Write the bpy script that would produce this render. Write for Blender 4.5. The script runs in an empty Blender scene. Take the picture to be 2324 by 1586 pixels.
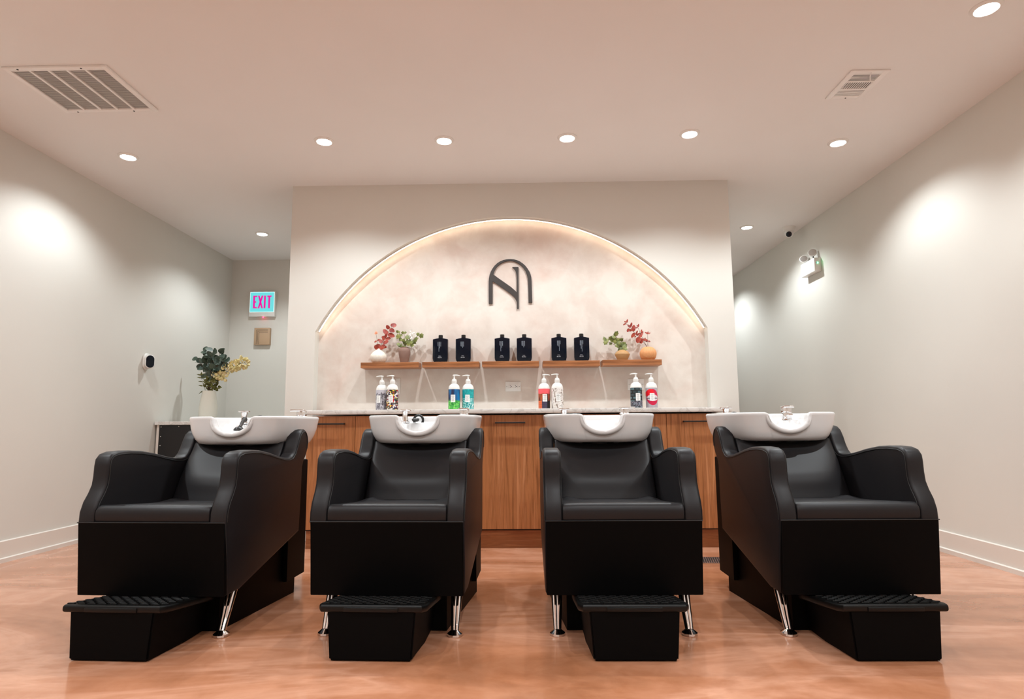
import bpy, bmesh, math, random
from mathutils import Vector, Matrix
random.seed(7)
S = bpy.context.scene
C = S.collection
PI = math.pi

# ------------------------------------------------------------------ camera
PITCH, ROLL, YAW, FPX = .1230, -.00735, .0192, 1385.
cam_d = bpy.data.cameras.new('camera'); cam = bpy.data.objects.new('camera', cam_d); C.objects.link(cam)
cam_d.sensor_width = 36; cam_d.lens = FPX / 2324 * 36; cam_d.clip_start = .05; cam_d.clip_end = 60
_f = Vector((-math.sin(YAW) * math.cos(PITCH), math.cos(YAW) * math.cos(PITCH), math.sin(PITCH)))
_r = Vector((math.cos(YAW), math.sin(YAW), 0)); _u = _r.cross(_f)
_r2 = _r * math.cos(ROLL) + _u * math.sin(ROLL); _u2 = -_r * math.sin(ROLL) + _u * math.cos(ROLL)
cam.matrix_world = Matrix(((_r2.x, _u2.x, -_f.x, 0), (_r2.y, _u2.y, -_f.y, 0), (_r2.z, _u2.z, -_f.z, .84), (0, 0, 0, 1)))
S.camera = cam

# ------------------------------------------------------------------ world and exposure
W = bpy.data.worlds.new('world'); S.world = W; W.use_nodes = True
W.node_tree.nodes['Background'].inputs[0].default_value = (1, .97, .94, 1)
W.node_tree.nodes['Background'].inputs[1].default_value = .3
S.view_settings.view_transform = 'Standard'; S.view_settings.look = 'None'
S.view_settings.gamma = 1; S.view_settings.use_curve_mapping = False
S.view_settings.exposure = 1.32

# ------------------------------------------------------------------ ceiling lamps (recessed downlights)
ZC = 2.735
LAMP_W = 27.
SPOT = 136; BLEND = .6
LAMP_COL = (.90, .97, 1)
def spot(name, x, y, parent=None, w=LAMP_W, z=ZC - .012):
    l = bpy.data.lights.new(name, 'SPOT'); l.energy = w; l.spot_size = math.radians(SPOT); l.spot_blend = BLEND
    l.shadow_soft_size = .02; l.color = LAMP_COL
    o = bpy.data.objects.new(name, l); C.objects.link(o)
    if parent: o.parent = parent; o.location = (0, 0, -.014)
    else: o.location = (x, y, z)
    return o
LIT = [(-1.321, 3.857), (-.518, 3.873), (.303, 3.864), (1.106, 3.836), (-2.77, 4.042), (2.156, 3.999),
       (-2.573, 5.796), (2.183, 5.793), (2.151, 2.647)]
for _x, _y in [(-2.77, 2.62), (2.183, 7.6)] + [(a, b) for b in (1.15, -.5, -2.1) for a in (-2.7, -1.1, .55, 2.15)]:
    spot('room_downlight', _x, _y)

# ------------------------------------------------------------------ materials
def s2l(c):
    return tuple((v / 12.92 if v <= .04045 else ((v + .055) / 1.055) ** 2.4) for v in c)
def rgb(r, g, b): return s2l((r / 255, g / 255, b / 255)) + (1,)
class NT:
    def __init__(s, name):
        s.m = bpy.data.materials.new(name); s.m.use_nodes = True
        s.t = s.m.node_tree; s.b = s.t.nodes['Principled BSDF']; s.x = -300
    def n(s, typ, **kw):
        o = s.t.nodes.new(typ)
        for k, v in kw.items():
            if k in o.inputs.keys(): o.inputs[k].default_value = v
            else: setattr(o, k, v)
        return o
    def l(s, a, b): s.t.links.new(a, b)
    def coord(s, scale=(1, 1, 1), kind='Object', rot=(0, 0, 0)):
        t = s.n('ShaderNodeTexCoord'); m = s.n('ShaderNodeMapping'); m.inputs['Scale'].default_value = scale
        m.inputs['Rotation'].default_value = rot
        s.l(t.outputs[kind], m.inputs[0]); return m.outputs[0]
    def noise(s, vec, scale=5, detail=4, rough=.5, dist=0):
        o = s.n('ShaderNodeTexNoise'); o.inputs['Scale'].default_value = scale; o.inputs['Detail'].default_value = detail
        o.inputs['Roughness'].default_value = rough; o.inputs['Distortion'].default_value = dist
        s.l(vec, o.inputs['Vector']); return o.outputs['Fac']
    def ramp(s, fac, stops, interp='LINEAR'):
        r = s.n('ShaderNodeValToRGB'); e = r.color_ramp.elements; r.color_ramp.interpolation = interp
        while len(e) < len(stops): e.new(.5)
        for k, (p, c) in enumerate(stops): e[k].position = p; e[k].color = c
        s.l(fac, r.inputs[0]); return r.outputs[0]
    def mix(s, fac, a, b, blend='MIX'):
        m = s.n('ShaderNodeMix', data_type='RGBA', blend_type=blend)
        for inp, v in ((m.inputs[0], fac), (m.inputs[6], a), (m.inputs[7], b)):
            if hasattr(v, 'is_output'): s.l(v, inp)
            else: inp.default_value = v
        return m.outputs[2]
    def math(s, op, a, b=0., c=0.):
        m = s.n('ShaderNodeMath', operation=op)
        for i, v in enumerate((a, b, c)):
            if hasattr(v, 'is_output'): s.l(v, m.inputs[i])
            else: m.inputs[i].default_value = v
        return m.outputs[0]
    def sep(s, vec):
        o = s.n('ShaderNodeSeparateXYZ'); s.l(vec, o.inputs[0]); return o.outputs
    def bump(s, h, strength=.2, dist=.01):
        b = s.n('ShaderNodeBump'); b.inputs['Strength'].default_value = strength; b.inputs['Distance'].default_value = dist
        s.l(h, b.inputs['Height']); s.l(b.outputs[0], s.b.inputs['Normal'])
    def base(s, v):
        if hasattr(v, 'is_output'): s.l(v, s.b.inputs['Base Color'])
        else: s.b.inputs['Base Color'].default_value = v
    def set(s, **kw):
        for k, v in kw.items(): s.b.inputs[k.replace('_', ' ')].default_value = v
        return s
def plain(name, col, rough=.5, metal=0., **kw):
    n = NT(name); n.base(col); n.set(Roughness=rough, Metallic=metal, **kw)
    v = n.coord((1, 1, 1)); f = n.noise(v, 60, 2)
    r = n.n('ShaderNodeMapRange'); n.l(f, r.inputs[0]); r.inputs[3].default_value = max(.02, rough - .03); r.inputs[4].default_value = rough + .03
    n.l(r.outputs[0], n.b.inputs['Roughness'])
    return n.m
def wall_paint(name, a, b):
    n = NT(name); v = n.coord((1, 1, 1)); f = n.noise(v, .9, 3, .5)
    n.base(n.ramp(f, [(.3, a), (.7, b)])); n.set(Roughness=.72)
    n.bump(n.noise(v, 180, 2), .06, .002); return n.m
M = {}
M['wall'] = wall_paint('painted_wall', rgb(217, 214, 206), rgb(212, 209, 202))
M['ceiling'] = wall_paint('painted_ceiling', rgb(232, 230, 228), rgb(228, 226, 223))
M['base'] = plain('satin_white_trim', rgb(222, 214, 205), .4)
def plaster():
    n = NT('limewash_plaster'); v = n.coord((1, 1, 1))
    f = n.noise(v, 1.7, 5, .6, .6); g = n.noise(v, 4.5, 6, .6, .3)
    c = n.ramp(f, [(.32, rgb(214, 190, 178)), (.5, rgb(216, 205, 195)), (.68, rgb(208, 198, 188))])
    d = n.ramp(g, [(.35, rgb(192, 172, 160)), (.6, rgb(222, 214, 205))])
    n.base(n.mix(.4, c, d)); n.set(Roughness=.7); n.bump(g, .12, .004); return n.m
M['plaster'] = plaster()
def floor_mat():
    n = NT('stained_concrete_floor'); v = n.coord((1, 1, 1))
    w = n.noise(n.coord((.5, 1.6, 1)), 1.6, 5, .55, 1.2); g = n.noise(v, 9, 5, .6, .5)
    c = n.ramp(w, [(.3, rgb(146, 92, 60)), (.42, rgb(178, 118, 84)), (.5, rgb(190, 130, 98)), (.57, rgb(216, 160, 130)), (.65, rgb(188, 126, 92)), (.78, rgb(170, 110, 78))])
    d = n.ramp(g, [(.3, rgb(162, 104, 72)), (.7, rgb(208, 150, 118))])
    n.base(n.mix(.3, c, d))
    r = n.n('ShaderNodeMapRange'); n.l(w, r.inputs[0]); r.inputs[3].default_value = .1; r.inputs[4].default_value = .24
    n.l(r.outputs[0], n.b.inputs['Roughness']); n.set(**{'Coat_Weight': .4}); n.b.inputs['Coat Roughness'].default_value = .07
    n.bump(n.noise(v, 3.5, 3), .08, .01); return n.m
M['floor'] = floor_mat()
def wood(name, vertical=True, k=1., tint=(1, 1, 1)):
    n = NT(name)
    sc = (26, 26, .9) if vertical else (1.1, 26, 26)
    v = n.coord(sc); f = n.noise(v, 1.3, 6, .62, .4)
    g = n.noise(n.coord((90, 90, 1.5) if vertical else (2, 90, 90)), 1, 3, .5)
    def c(r_, g_, b_): return rgb(r_ * tint[0] * k, g_ * tint[1] * k, b_ * tint[2] * k)
    col = n.ramp(f, [(.3, c(108, 60, 28)), (.42, c(150, 90, 48)), (.5, c(176, 110, 64)), (.56, c(158, 96, 54)), (.66, c(194, 128, 82)), (.8, c(178, 112, 66))])
    n.base(n.mix(n.math('MULTIPLY', g, .35), col, c(98, 54, 30))); n.set(Roughness=.42); n.bump(f, .05, .002); return n.m
M['wood_v'] = wood('vertical_grain_veneer', True, 1.12, (.98, 1.03, 1.08)); M['wood_h'] = wood('oiled_oak_shelf', False, 1.04, (.98, 1.02, 1.1))
M['wood_t'] = wood('toe_kick_veneer', False, .95)
def marble():
    n = NT('white_marble'); v = n.coord((1, 1, 1)); f = n.noise(v, 7, 8, .6, 1.6)
    n.base(n.ramp(f, [(.44, rgb(226, 224, 220)), (.5, rgb(204, 201, 196)), (.53, rgb(228, 226, 222))])); n.set(Roughness=.2); return n.m
M['marble'] = marble()
def leather(name, c, rough, spec=.5):
    n = NT(name); v = n.coord((1, 1, 1)); n.base(c); n.set(Roughness=rough)
    n.b.inputs['Specular IOR Level'].default_value = spec
    n.bump(n.noise(v, 260, 3), .08, .001); return n.m
M['leather'] = leather('black_leatherette', (.0110, .0100, .0113, 1), .42, .28)
M['vinyl'] = leather('black_panel_vinyl', (.0012, .0011, .0012, 1), .55, .07)
M['seam'] = plain('seam_thread', (.002, .002, .002, 1), .6)
M['plastic'] = leather('black_textured_plastic', (.0015, .0015, .0015, 1), .42, .28)
M['ceramic'] = plain('white_glazed_ceramic', rgb(222, 222, 222), .08)
M['chrome'] = plain('polished_chrome', (.86, .86, .87, 1), .06, 1.)
M['rubber'] = plain('black_rubber', (.006, .006, .006, 1), .4)
M['blackmetal'] = plain('black_metal', (.006, .006, .006, 1), .4)
M['blackpanel'] = plain('black_laminate', (.008, .007, .008, 1), .3)
M['shadowgap'] = plain('dark_recess', (.01, .008, .006, 1), .8)
M['white'] = plain('white_plastic', rgb(228, 226, 222), .35)
M['vent'] = plain('white_painted_metal', rgb(234, 232, 229), .45)
M['ventdark'] = plain('grey_duct_interior', rgb(158, 156, 154), .7)
M['slot'] = plain('dark_slot', (.01, .01, .01, 1), .6)
M['logo'] = plain('dark_bronze_lettering', rgb(62, 57, 55), .45, .3)
M['navyglass'] = plain('dark_navy_glass', rgb(4, 14, 27), .08, **{'Specular IOR Level': .3})
M['cap'] = plain('black_cap', (.004, .004, .004, 1), .35)
M['print'] = plain('pale_grey_print', rgb(150, 160, 170), .6)
M['printw'] = plain('white_print', rgb(225, 228, 232), .6)
M['ink'] = plain('black_ink', (.01, .01, .01, 1), .6)
M['inkgrey'] = plain('grey_ink', rgb(150, 150, 150), .6)
M['paper'] = plain('white_label_paper', rgb(240, 240, 238), .6)
M['tan'] = plain('tan_plastic', rgb(182, 152, 122), .5)
def emit(name, c, s):
    n = NT(name); n.base((0, 0, 0, 1)); n.b.inputs['Emission Color'].default_value = c
    n.b.inputs['Emission Strength'].default_value = s; return n.m
M['lamp'] = emit('downlight_diffuser', (1, .98, .95, 1), 14)
M['strip'] = emit('warm_led_diffuser', (1, .80, .62, 1), 3.8)
M['exitface'] = emit('aqua_sign_light', rgb(110, 222, 226), .4)
M['exitedge'] = emit('pale_sign_light', rgb(210, 255, 255), .55)
M['exittext'] = emit('magenta_sign_letters', rgb(238, 12, 160), .4)
M['red_led'] = emit('red_led', (1, .02, .08, 1), 5)
M['green_led'] = emit('green_led', (.05, 1, .35, 1), 18)
M['silver'] = plain('silver_reflector', (.7, .7, .7, 1), .25, .9)

# ------------------------------------------------------------------ mesh helpers
def merge(bm, t, mi=0):
    me = bpy.data.meshes.new('tmp'); 
    for f in t.faces: f.material_index = mi
    t.to_mesh(me); t.free(); bm.from_mesh(me); bpy.data.meshes.remove(me)
def box(bm, x0, x1, y0, y1, z0, z1, bev=0, seg=2, mi=0, rot=None, piv=None):
    t = bmesh.new(); bmesh.ops.create_cube(t, size=1)
    for v in t.verts: v.co = Vector(((x0 + x1) / 2 + v.co.x * (x1 - x0), (y0 + y1) / 2 + v.co.y * (y1 - y0), (z0 + z1) / 2 + v.co.z * (z1 - z0)))
    if bev: bmesh.ops.bevel(t, geom=t.edges[:], offset=bev, segments=seg, affect='EDGES', profile=.5, clamp_overlap=True)
    if rot is not None: bmesh.ops.rotate(t, verts=t.verts[:], cent=Vector(piv), matrix=rot)
    merge(bm, t, mi)
def prism(bm, pts, axis, a, b, bev=0, seg=3, mi=0):
    """pts 2d; axis x: (y,z), y: (x,z), z: (x,y)"""
    mk = {'x': lambda p, c: (c, p[0], p[1]), 'y': lambda p, c: (p[0], c, p[1]), 'z': lambda p, c: (p[0], p[1], c)}[axis]
    t = bmesh.new(); A = [t.verts.new(mk(p, a)) for p in pts]; B = [t.verts.new(mk(p, b)) for p in pts]; n = len(pts)
    fa = t.faces.new(A); fb = t.faces.new(B[::-1])
    for i in range(n): t.faces.new((A[i], B[i], B[(i + 1) % n], A[(i + 1) % n]))
    bmesh.ops.recalc_face_normals(t, faces=t.faces[:])
    if bev:
        ed = set(fa.edges) | set(fb.edges)
        bmesh.ops.bevel(t, geom=list(ed), offset=bev, segments=seg, affect='EDGES', profile=.5, clamp_overlap=True)
    merge(bm, t, mi)
def lathe(bm, prof, c=(0, 0, 0), seg=32, rib=None, mi=0, axis='z', cap=True):
    t = bmesh.new(); rings = []
    for r, z in prof:
        ring = []
        for k in range(seg):
            a = 2 * PI * k / seg; rr = r * (rib(a, z) if rib else 1)
            p = (rr * math.cos(a), rr * math.sin(a), z)
            if axis == 'x': p = (p[2], p[0], p[1])
            if axis == 'y': p = (p[0], p[2], p[1])
            ring.append(t.verts.new((p[0] + c[0], p[1] + c[1], p[2] + c[2])))
        rings.append(ring)
    for i in range(len(rings) - 1):
        for k in range(seg): t.faces.new((rings[i][k], rings[i][(k + 1) % seg], rings[i + 1][(k + 1) % seg], rings[i + 1][k]))
    if cap: t.faces.new(rings[0][::-1]); t.faces.new(rings[-1])
    bmesh.ops.recalc_face_normals(t, faces=t.faces[:]); merge(bm, t, mi)
def tube(bm, pts, r, seg=8, mi=0, closed=False, flat=None):
    pts = [Vector(p) for p in pts]; n = len(pts); t = bmesh.new(); rings = []; up = None
    for i, p in enumerate(pts):
        d = ((pts[(i + 1) % n] if (closed or i < n - 1) else p) - (pts[i - 1] if (closed or i) else p)).normalized()
        if up is None: up = Vector((0, 0, 1)) if abs(d.z) < .9 else Vector((1, 0, 0))
        s = d.cross(up).normalized(); up = s.cross(d).normalized()
        rr = r[i] if isinstance(r, (list, tuple)) else r
        rings.append([t.verts.new(p + s * math.cos(2 * PI * k / seg) * rr + up * math.sin(2 * PI * k / seg) * rr * (flat or 1)) for k in range(seg)])
    for i in range(n if closed else n - 1):
        a, b = rings[i], rings[(i + 1) % n]
        for k in range(seg): t.faces.new((a[k], a[(k + 1) % seg], b[(k + 1) % seg], b[k]))
    if not closed: t.faces.new(rings[0][::-1]); t.faces.new(rings[-1])
    bmesh.ops.recalc_face_normals(t, faces=t.faces[:]); merge(bm, t, mi)
def ball(bm, c, r, sx=1, sy=1, sz=1, u=20, v=12, mi=0):
    t = bmesh.new(); bmesh.ops.create_uvsphere(t, u_segments=u, v_segments=v, radius=r)
    for q in t.verts: q.co = Vector((q.co.x * sx + c[0], q.co.y * sy + c[1], q.co.z * sz + c[2]))
    merge(bm, t, mi)
def grid(bm, fn, nu, nv, mi=0):
    t = bmesh.new(); V = [[t.verts.new(fn(i / nu, j / nv)) for j in range(nv + 1)] for i in range(nu + 1)]
    for i in range(nu):
        for j in range(nv): t.faces.new((V[i][j], V[i + 1][j], V[i + 1][j + 1], V[i][j + 1]))
    merge(bm, t, mi)
def cushion(bm, hx, n0, n1, fn, th, p=5):
    """closed pad; fn(u,v)->(point, normal) ; rounded rim"""
    NU, NV = 28, 24; t = bmesh.new(); F = []; B = []
    for i in range(NU + 1):
        F.append([]); B.append([])
        for j in range(NV + 1):
            u = -1 + 2 * i / NU; v = -1 + 2 * j / NV
            u = math.copysign(abs(u) ** .6, u) if False else math.sin(u * PI / 2); v = math.sin(v * PI / 2)
            e = (max(0, 1 - abs(u) ** p)) ** (1 / p) * (max(0, 1 - abs(v) ** p)) ** (1 / p)
            P, N = fn(u, v)
            F[-1].append(t.verts.new(P + N * th * (e - 1))); B[-1].append(t.verts.new(P - N * th * (2 - 1)) if 0 < i < NU and 0 < j < NV else F[-1][-1])
    for L, fl in ((F, 0), (B, 1)):
        for i in range(NU):
            for j in range(NV):
                q = [L[i][j], L[i + 1][j], L[i + 1][j + 1], L[i][j + 1]]
                if fl: q = q[::-1]
                try: t.faces.new(q)
                except ValueError: pass
    bmesh.ops.recalc_face_normals(t, faces=t.faces[:]); merge(bm, t)
def obj(name, bm, mat, parent=None, smooth=32, label=None, loc=None):
    me = bpy.data.meshes.new(name); bm.to_mesh(me); bm.free()
    for m in (mat if isinstance(mat, (list, tuple)) else [mat]): me.materials.append(m)
    if smooth:
        me.polygons.foreach_set('use_smooth', [True] * len(me.polygons)); me.set_sharp_from_angle(angle=math.radians(smooth))
    o = bpy.data.objects.new(name, me); C.objects.link(o)
    if parent: o.parent = parent
    if label: o['label'] = label
    if loc: o.location = loc
    return o
def thing(name, label, cat, loc=(0, 0, 0), rotz=0, group=None):
    o = bpy.data.objects.new(name, None); C.objects.link(o); o.empty_display_size = .05
    o.location = loc; o.rotation_euler = (0, 0, rotz); return tag(o, label, cat, group)
def tag(o, label, cat, group=None):
    o['label'] = label; o['category'] = cat
    if group: o['group'] = group
    return o
def struct(name, bm, mat, smooth=32):
    o = obj(name, bm, mat, None, smooth); o['kind'] = 'structure'; return o
def dup(root, loc, label=None, rotz=None):
    r = root.copy(); C.objects.link(r); r.location = loc
    if rotz is not None: r.rotation_euler = (0, 0, rotz)
    if label: r['label'] = label
    for ch in list(root.children):
        c = ch.copy(); C.objects.link(c); c.parent = r
        for g in ch.children:
            d = g.copy(); C.objects.link(d); d.parent = c
    return r
def B(): return bmesh.new()
def text_mesh(bm, s, size, loc, rot=(PI / 2, 0, 0), sx=1., depth=.0004, spacing=1., mi=0):
    cu = bpy.data.curves.new('t', 'FONT'); cu.body = s; cu.size = size; cu.extrude = depth; cu.align_x = 'CENTER'; cu.space_character = spacing
    o = bpy.data.objects.new('t', cu); C.objects.link(o)
    bpy.context.view_layer.update()
    me = bpy.data.meshes.new_from_object(o.evaluated_get(bpy.context.evaluated_depsgraph_get()))
    t = bmesh.new(); t.from_mesh(me)
    from mathutils import Euler
    mt = Matrix.Translation(Vector(loc)) @ Euler(rot).to_matrix().to_4x4() @ Matrix.Diagonal((sx, 1, 1, 1))
    bmesh.ops.transform(t, matrix=mt, verts=t.verts[:]); merge(bm, t, mi)
    bpy.data.meshes.remove(me); bpy.data.objects.remove(o); bpy.data.curves.remove(cu)

# ------------------------------------------------------------------ room shell
XL, XR = -3.32, 2.735           # side walls
YB, YF = 6.75, -3.4             # alcove back wall, wall behind the camera
YC = 10.5                       # end of the right corridor
BX0, BX1, BY = -1.82, 1.61, 4.62  # central wall block
NB = 4.71                       # niche back
b = B(); box(b, XL - .1, XR + .1, YF - .1, YC + .1, -.08, 0); struct('floor', b, M['floor'])
b = B(); box(b, XL - .1, XR + .1, YF - .1, YC + .1, ZC, ZC + .08); struct('ceiling', b, M['ceiling'])
b = B(); box(b, XL - .1, XL, YF, YB, 0, ZC); struct('wall_left', b, M['wall'])
b = B(); box(b, XR, XR + .1, YF, YC, 0, ZC); struct('wall_right', b, M['wall'])
b = B(); box(b, XL - .1, BX0, YB, YB + .1, 0, ZC); struct('wall_back', b, M['wall'])
b = B(); box(b, BX1, XR + .1, YC, YC + .1, 0, ZC); struct('wall_corridor_end', b, M['wall'])
b = B(); box(b, XL - .1, XR + .1, YF - .1, YF, 0, ZC); struct('wall_front', b, M['wall'])
# arched front skin of the block
NX0, NX1, NZ, NTOP = -1.605, 1.402, 1.565, 2.462
ncx = (NX0 + NX1) / 2; hw = (NX1 - NX0) / 2; rise = NTOP - NZ; NR = (hw * hw + rise * rise) / (2 * rise); ncz = NTOP - NR
a0 = math.asin(hw / NR)
ARC = [(ncx + NR * math.sin(a0 - 2 * a0 * k / 64), ncz + NR * math.cos(a0 - 2 * a0 * k / 64)) for k in range(65)]
b = B(); prism(b, [(BX0, 0), (BX0, ZC), (BX1, ZC), (BX1, 0), (NX1, 0)] + ARC + [(NX0, 0)], 'y', BY, NB)
box(b, BX0, BX1, NB + .06, YB + .05, 0, ZC)
box(b, BX1 - .1, BX1, YB, YC, 0, ZC)
box(b, BX0, NX0, NB, NB + .06, 0, ZC); box(b, NX1, BX1, NB, NB + .06, 0, ZC); box(b, NX0, NX1, NB, NB + .06, NTOP + .02, ZC)
struct('wall_centre', b, M['wall'], 20)
b = B(); box(b, NX0, NX1, NB, NB + .06, 0, NTOP + .02); struct('wall_niche', b, M['plaster'])
# warm strip light along the arch soffit
t = thing('led_strip', 'warm glowing strip light curving along the underside of the wall arch', 'strip light', (ncx, 4.668, NZ))
def sweep_arc(bm, sec, n=72):
    # sec: (inset from the soffit, y) closed section carried round the arch
    q = bmesh.new(); R_ = []
    for k in range(n + 1):
        a = -a0 * .993 + 2 * a0 * .993 * k / n
        R_.append([q.verts.new(((NR - d) * math.sin(a), y, ncz - NZ + (NR - d) * math.cos(a))) for d, y in sec])
    m = len(sec)
    for k in range(n):
        for j in range(m): q.faces.new((R_[k][j], R_[k][(j + 1) % m], R_[k + 1][(j + 1) % m], R_[k + 1][j]))
    q.faces.new(R_[0]); q.faces.new(R_[-1][::-1]); bmesh.ops.recalc_face_normals(q, faces=q.faces[:]); merge(bm, q)
b = B(); sweep_arc(b, [(.0005, -.008), (.0085, -.008), (.0085, -.006), (.0035, -.006), (.0035, .007), (.0005, .007)]); obj('shielding_channel', b, M['vent'], t)  # front fin added to keep strip light off the front soffit
b = B(); sweep_arc(b, [(.0036, -.0055), (.0085, -.0055), (.0115, -.003), (.012, .0), (.0115, .003), (.0085, .0055), (.0036, .0055)]); obj('diffuser', b, M['strip'], t)
# skirting boards: flat board + slim shoe moulding
def skirting(name, pts):
    b = B()
    prism(b, pts(.014, .02, .135), *('y', YF, YB if name.endswith('left') else YC))
    prism(b, pts(.028, 0, .03), *('y', YF, YB if name.endswith('left') else YC))
    struct(name, b, M['base'])
def L_pts(th, z0, z1): return [(XL, z0), (XL + th, z0), (XL + th, z1 - .004), (XL + th - .006, z1), (XL, z1)]
def R_pts(th, z0, z1): return [(XR, z0), (XR - th, z0), (XR - th, z1 - .004), (XR - th + .006, z1), (XR, z1)]
skirting('baseboard_left', L_pts); skirting('baseboard_right', R_pts)
b = B(); box(b, XL + .02, BX0, YB - .014, YB, 0, .13, .003); struct('baseboard_back', b, M['base'])

# ------------------------------------------------------------------ ceiling downlights
LBL = ['recessed round downlight in ceiling, leftmost of the four in the row before the arch',
       'recessed round downlight in ceiling, second from left in the row before the arch',
       'recessed round downlight in ceiling, third from left in the row before the arch',
       'recessed round downlight in ceiling, rightmost of the four in the row before the arch',
       'recessed round downlight by the left wall, behind the large return air grille',
       'recessed round downlight by the right wall, behind the small air register',
       'recessed round downlight in the left alcove above the exit sign',
       'recessed round downlight in the right passage beside the dome camera',
       'recessed round downlight nearest the viewer, cut by the top right corner']
for (x, y), lb in zip(LIT, LBL):
    t = thing('downlight', lb, 'ceiling light', (x, y, ZC), 0, 'recessed ceiling downlights')
    b = B(); lathe(b, [(.047, -.001), (.047, -.008), (.05, -.0105), (.058, -.0075), (.065, -.003), (.066, 0)], seg=40, cap=False)
    obj('trim_ring', b, M['white'], t)
    b = B(); lathe(b, [(.048, -.0055), (.02, -.0075), (.001, -.008)], seg=40); obj('diffuser', b, M['lamp'], t)
    spot('lamp_light', 0, 0, t)

# ------------------------------------------------------------------ air grilles
t = thing('return_air_grille', 'large white ceiling return grille with five louvred bands', 'vent', (-2.46, 3.18, ZC))
b = B(); X0, X1, Y0, Y1 = -.28, .28, -.225, .24
for x in (X0, X1 - .03): box(b, x, x + .03, Y0, Y1, -.012, 0, .002)
for y in (Y0, Y1 - .03): box(b, X0 + .028, X1 - .028, y, y + .03, -.012, 0, .002)
wB = (X1 - X0 - .06) / 5
for k in range(1, 5): box(b, X0 + .03 + k * wB - .006, X0 + .03 + k * wB + .006, Y0 + .028, Y1 - .028, -.011, -.001)
obj('frame', b, M['vent'], t)
b = B(); nsl = 44
for k in range(nsl):
    y = Y0 + .032 + (Y1 - Y0 - .064) * k / (nsl - 1)
    box(b, X0 + .03, X1 - .03, y - .0028, y + .0028, -.0058, -.0046, rot=Matrix.Rotation(math.radians(25), 3, 'X'), piv=(0, y, -.0052))
obj('louvres', b, M['vent'], t)
b = B(); box(b, X0 + .02, X1 - .02, Y0 + .02, Y1 - .02, -.0015, -.0005); obj('backing', b, M['ventdark'], t)
for x, y in ((-.2, Y0 + .012), (.14, Y0 + .012), (-.2, Y1 - .012), (.14, Y1 - .012)):
    b = B(); lathe(b, [(.005, -.0135), (.005, -.011)], (x, y, 0), 12); obj('screw', b, M['slot'], t)
t = thing('supply_air_register', 'small white ceiling air register with three slatted zones', 'vent', (1.9, 3.275, ZC))
b = B(); X0, X1, Y0, Y1 = -.11, .1, -.145, .15
for x0, x1 in ((X0, X0 + .032), (X1 - .032, X1)): box(b, x0, x1, Y0, Y1, -.008, 0, .002)
for y in (Y0, Y1 - .034): box(b, X0 + .03, X1 - .03, y, y + .034, -.008, 0, .002)
for y in (-.035, .04): box(b, X0 + .03, X1 - .03, y - .005, y + .005, -.008, -.001)
obj('frame', b, M['vent'], t)
b = B(); box(b, X0 + .025, X1 - .025, Y0 + .025, Y1 - .025, -.0014, -.0004); obj('backing', b, plain('dark_duct_interior', rgb(92, 90, 88), .7), t)
b = B()
for k in range(6):
    y = -.105 + k * .0125; box(b, X0 + .032, X1 - .032, y - .0032, y + .0032, -.0065, -.0058)
for k in range(12):
    x = X0 + .038 + k * .0124; box(b, x - .0032, x + .0032, -.031, .036, -.0065, -.0058)
for k in range(6):
    y = .052 + k * .0122; box(b, X0 + .032, X1 - .032, y - .0042, y + .0042, -.0065, -.0058)
obj('louvres', b, M['vent'], t)
b = B(); tube(b, [(.005, -.125, -.008), (.01, -.105, -.018), (.02, -.085, -.03)], .0028, 8); obj('lever', b, M['vent'], t)
b = B(); lathe(b, [(.004, -.0095), (.004, -.0075)], (0, .133, 0), 12); obj('screw', b, M['slot'], t)

# ------------------------------------------------------------------ cabinets under the arch
CTZ = .953; CF = 4.31
def cabinet(x0, x1, label, handle=True):
    t = thing('base_cabinet', label, 'cabinet', ((x0 + x1) / 2, CF, .12), 0, 'wood base cabinets below the arch')
    h = (x1 - x0) / 2
    b = B(); box(b, -h + .0005, h - .0005, .02, BY - CF - .002, .0, .79); obj('body', b, M['shadowgap'], t)
    b = B(); box(b, -h + .0015, h - .0015, 0, .019, .01, .79, .001, 1); d = obj('door', b, M['wood_v'], t)
    if handle:
        hl = min(.105, h * .58); b = B()
        box(b, -hl, hl, -.034, -.024, .731, .741, .001, 1)
        for s in (-1, 1): box(b, s * hl - (.01 if s > 0 else 0), s * hl + (0 if s > 0 else .01), -.03, .001, .731, .741)
        obj('handle', b, M['blackmetal'], d, label='slim black bar handle')
for x0, x1, lb in ((-1.535, -1.191, 'narrow wood base cabinet at the left end of the run below the arch'),
                   (-1.191, -.463, 'wood base cabinet behind the second wash chair from the left'),
                   (-.463, .264, 'wood base cabinet in the middle, seen between the two centre wash chairs'),
                   (.264, .992, 'wood base cabinet behind the third wash chair from the left'),
                   (.992, 1.428, 'narrow wood base cabinet at the right end of the run below the arch')):
    cabinet(x0, x1, lb)
b = B(); box(b, -1.525, 1.42, 4.335, 4.6, 0, .119); tag(obj('toe_kick', b, M['wood_t']), 'recessed wood toe kick board running under the base cabinets', 'toe kick')
b = B(); prism(b, [(-1.548, 4.288), (1.44, 4.288), (1.44, BY - .001), (1.398, BY - .001), (1.398, NB - .001), (-1.548, NB - .001)], 'z', .921, CTZ, .002, 2)
tag(obj('countertop', b, M['marble']), 'white marble countertop on the wood cabinets below the arch', 'countertop')
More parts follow.
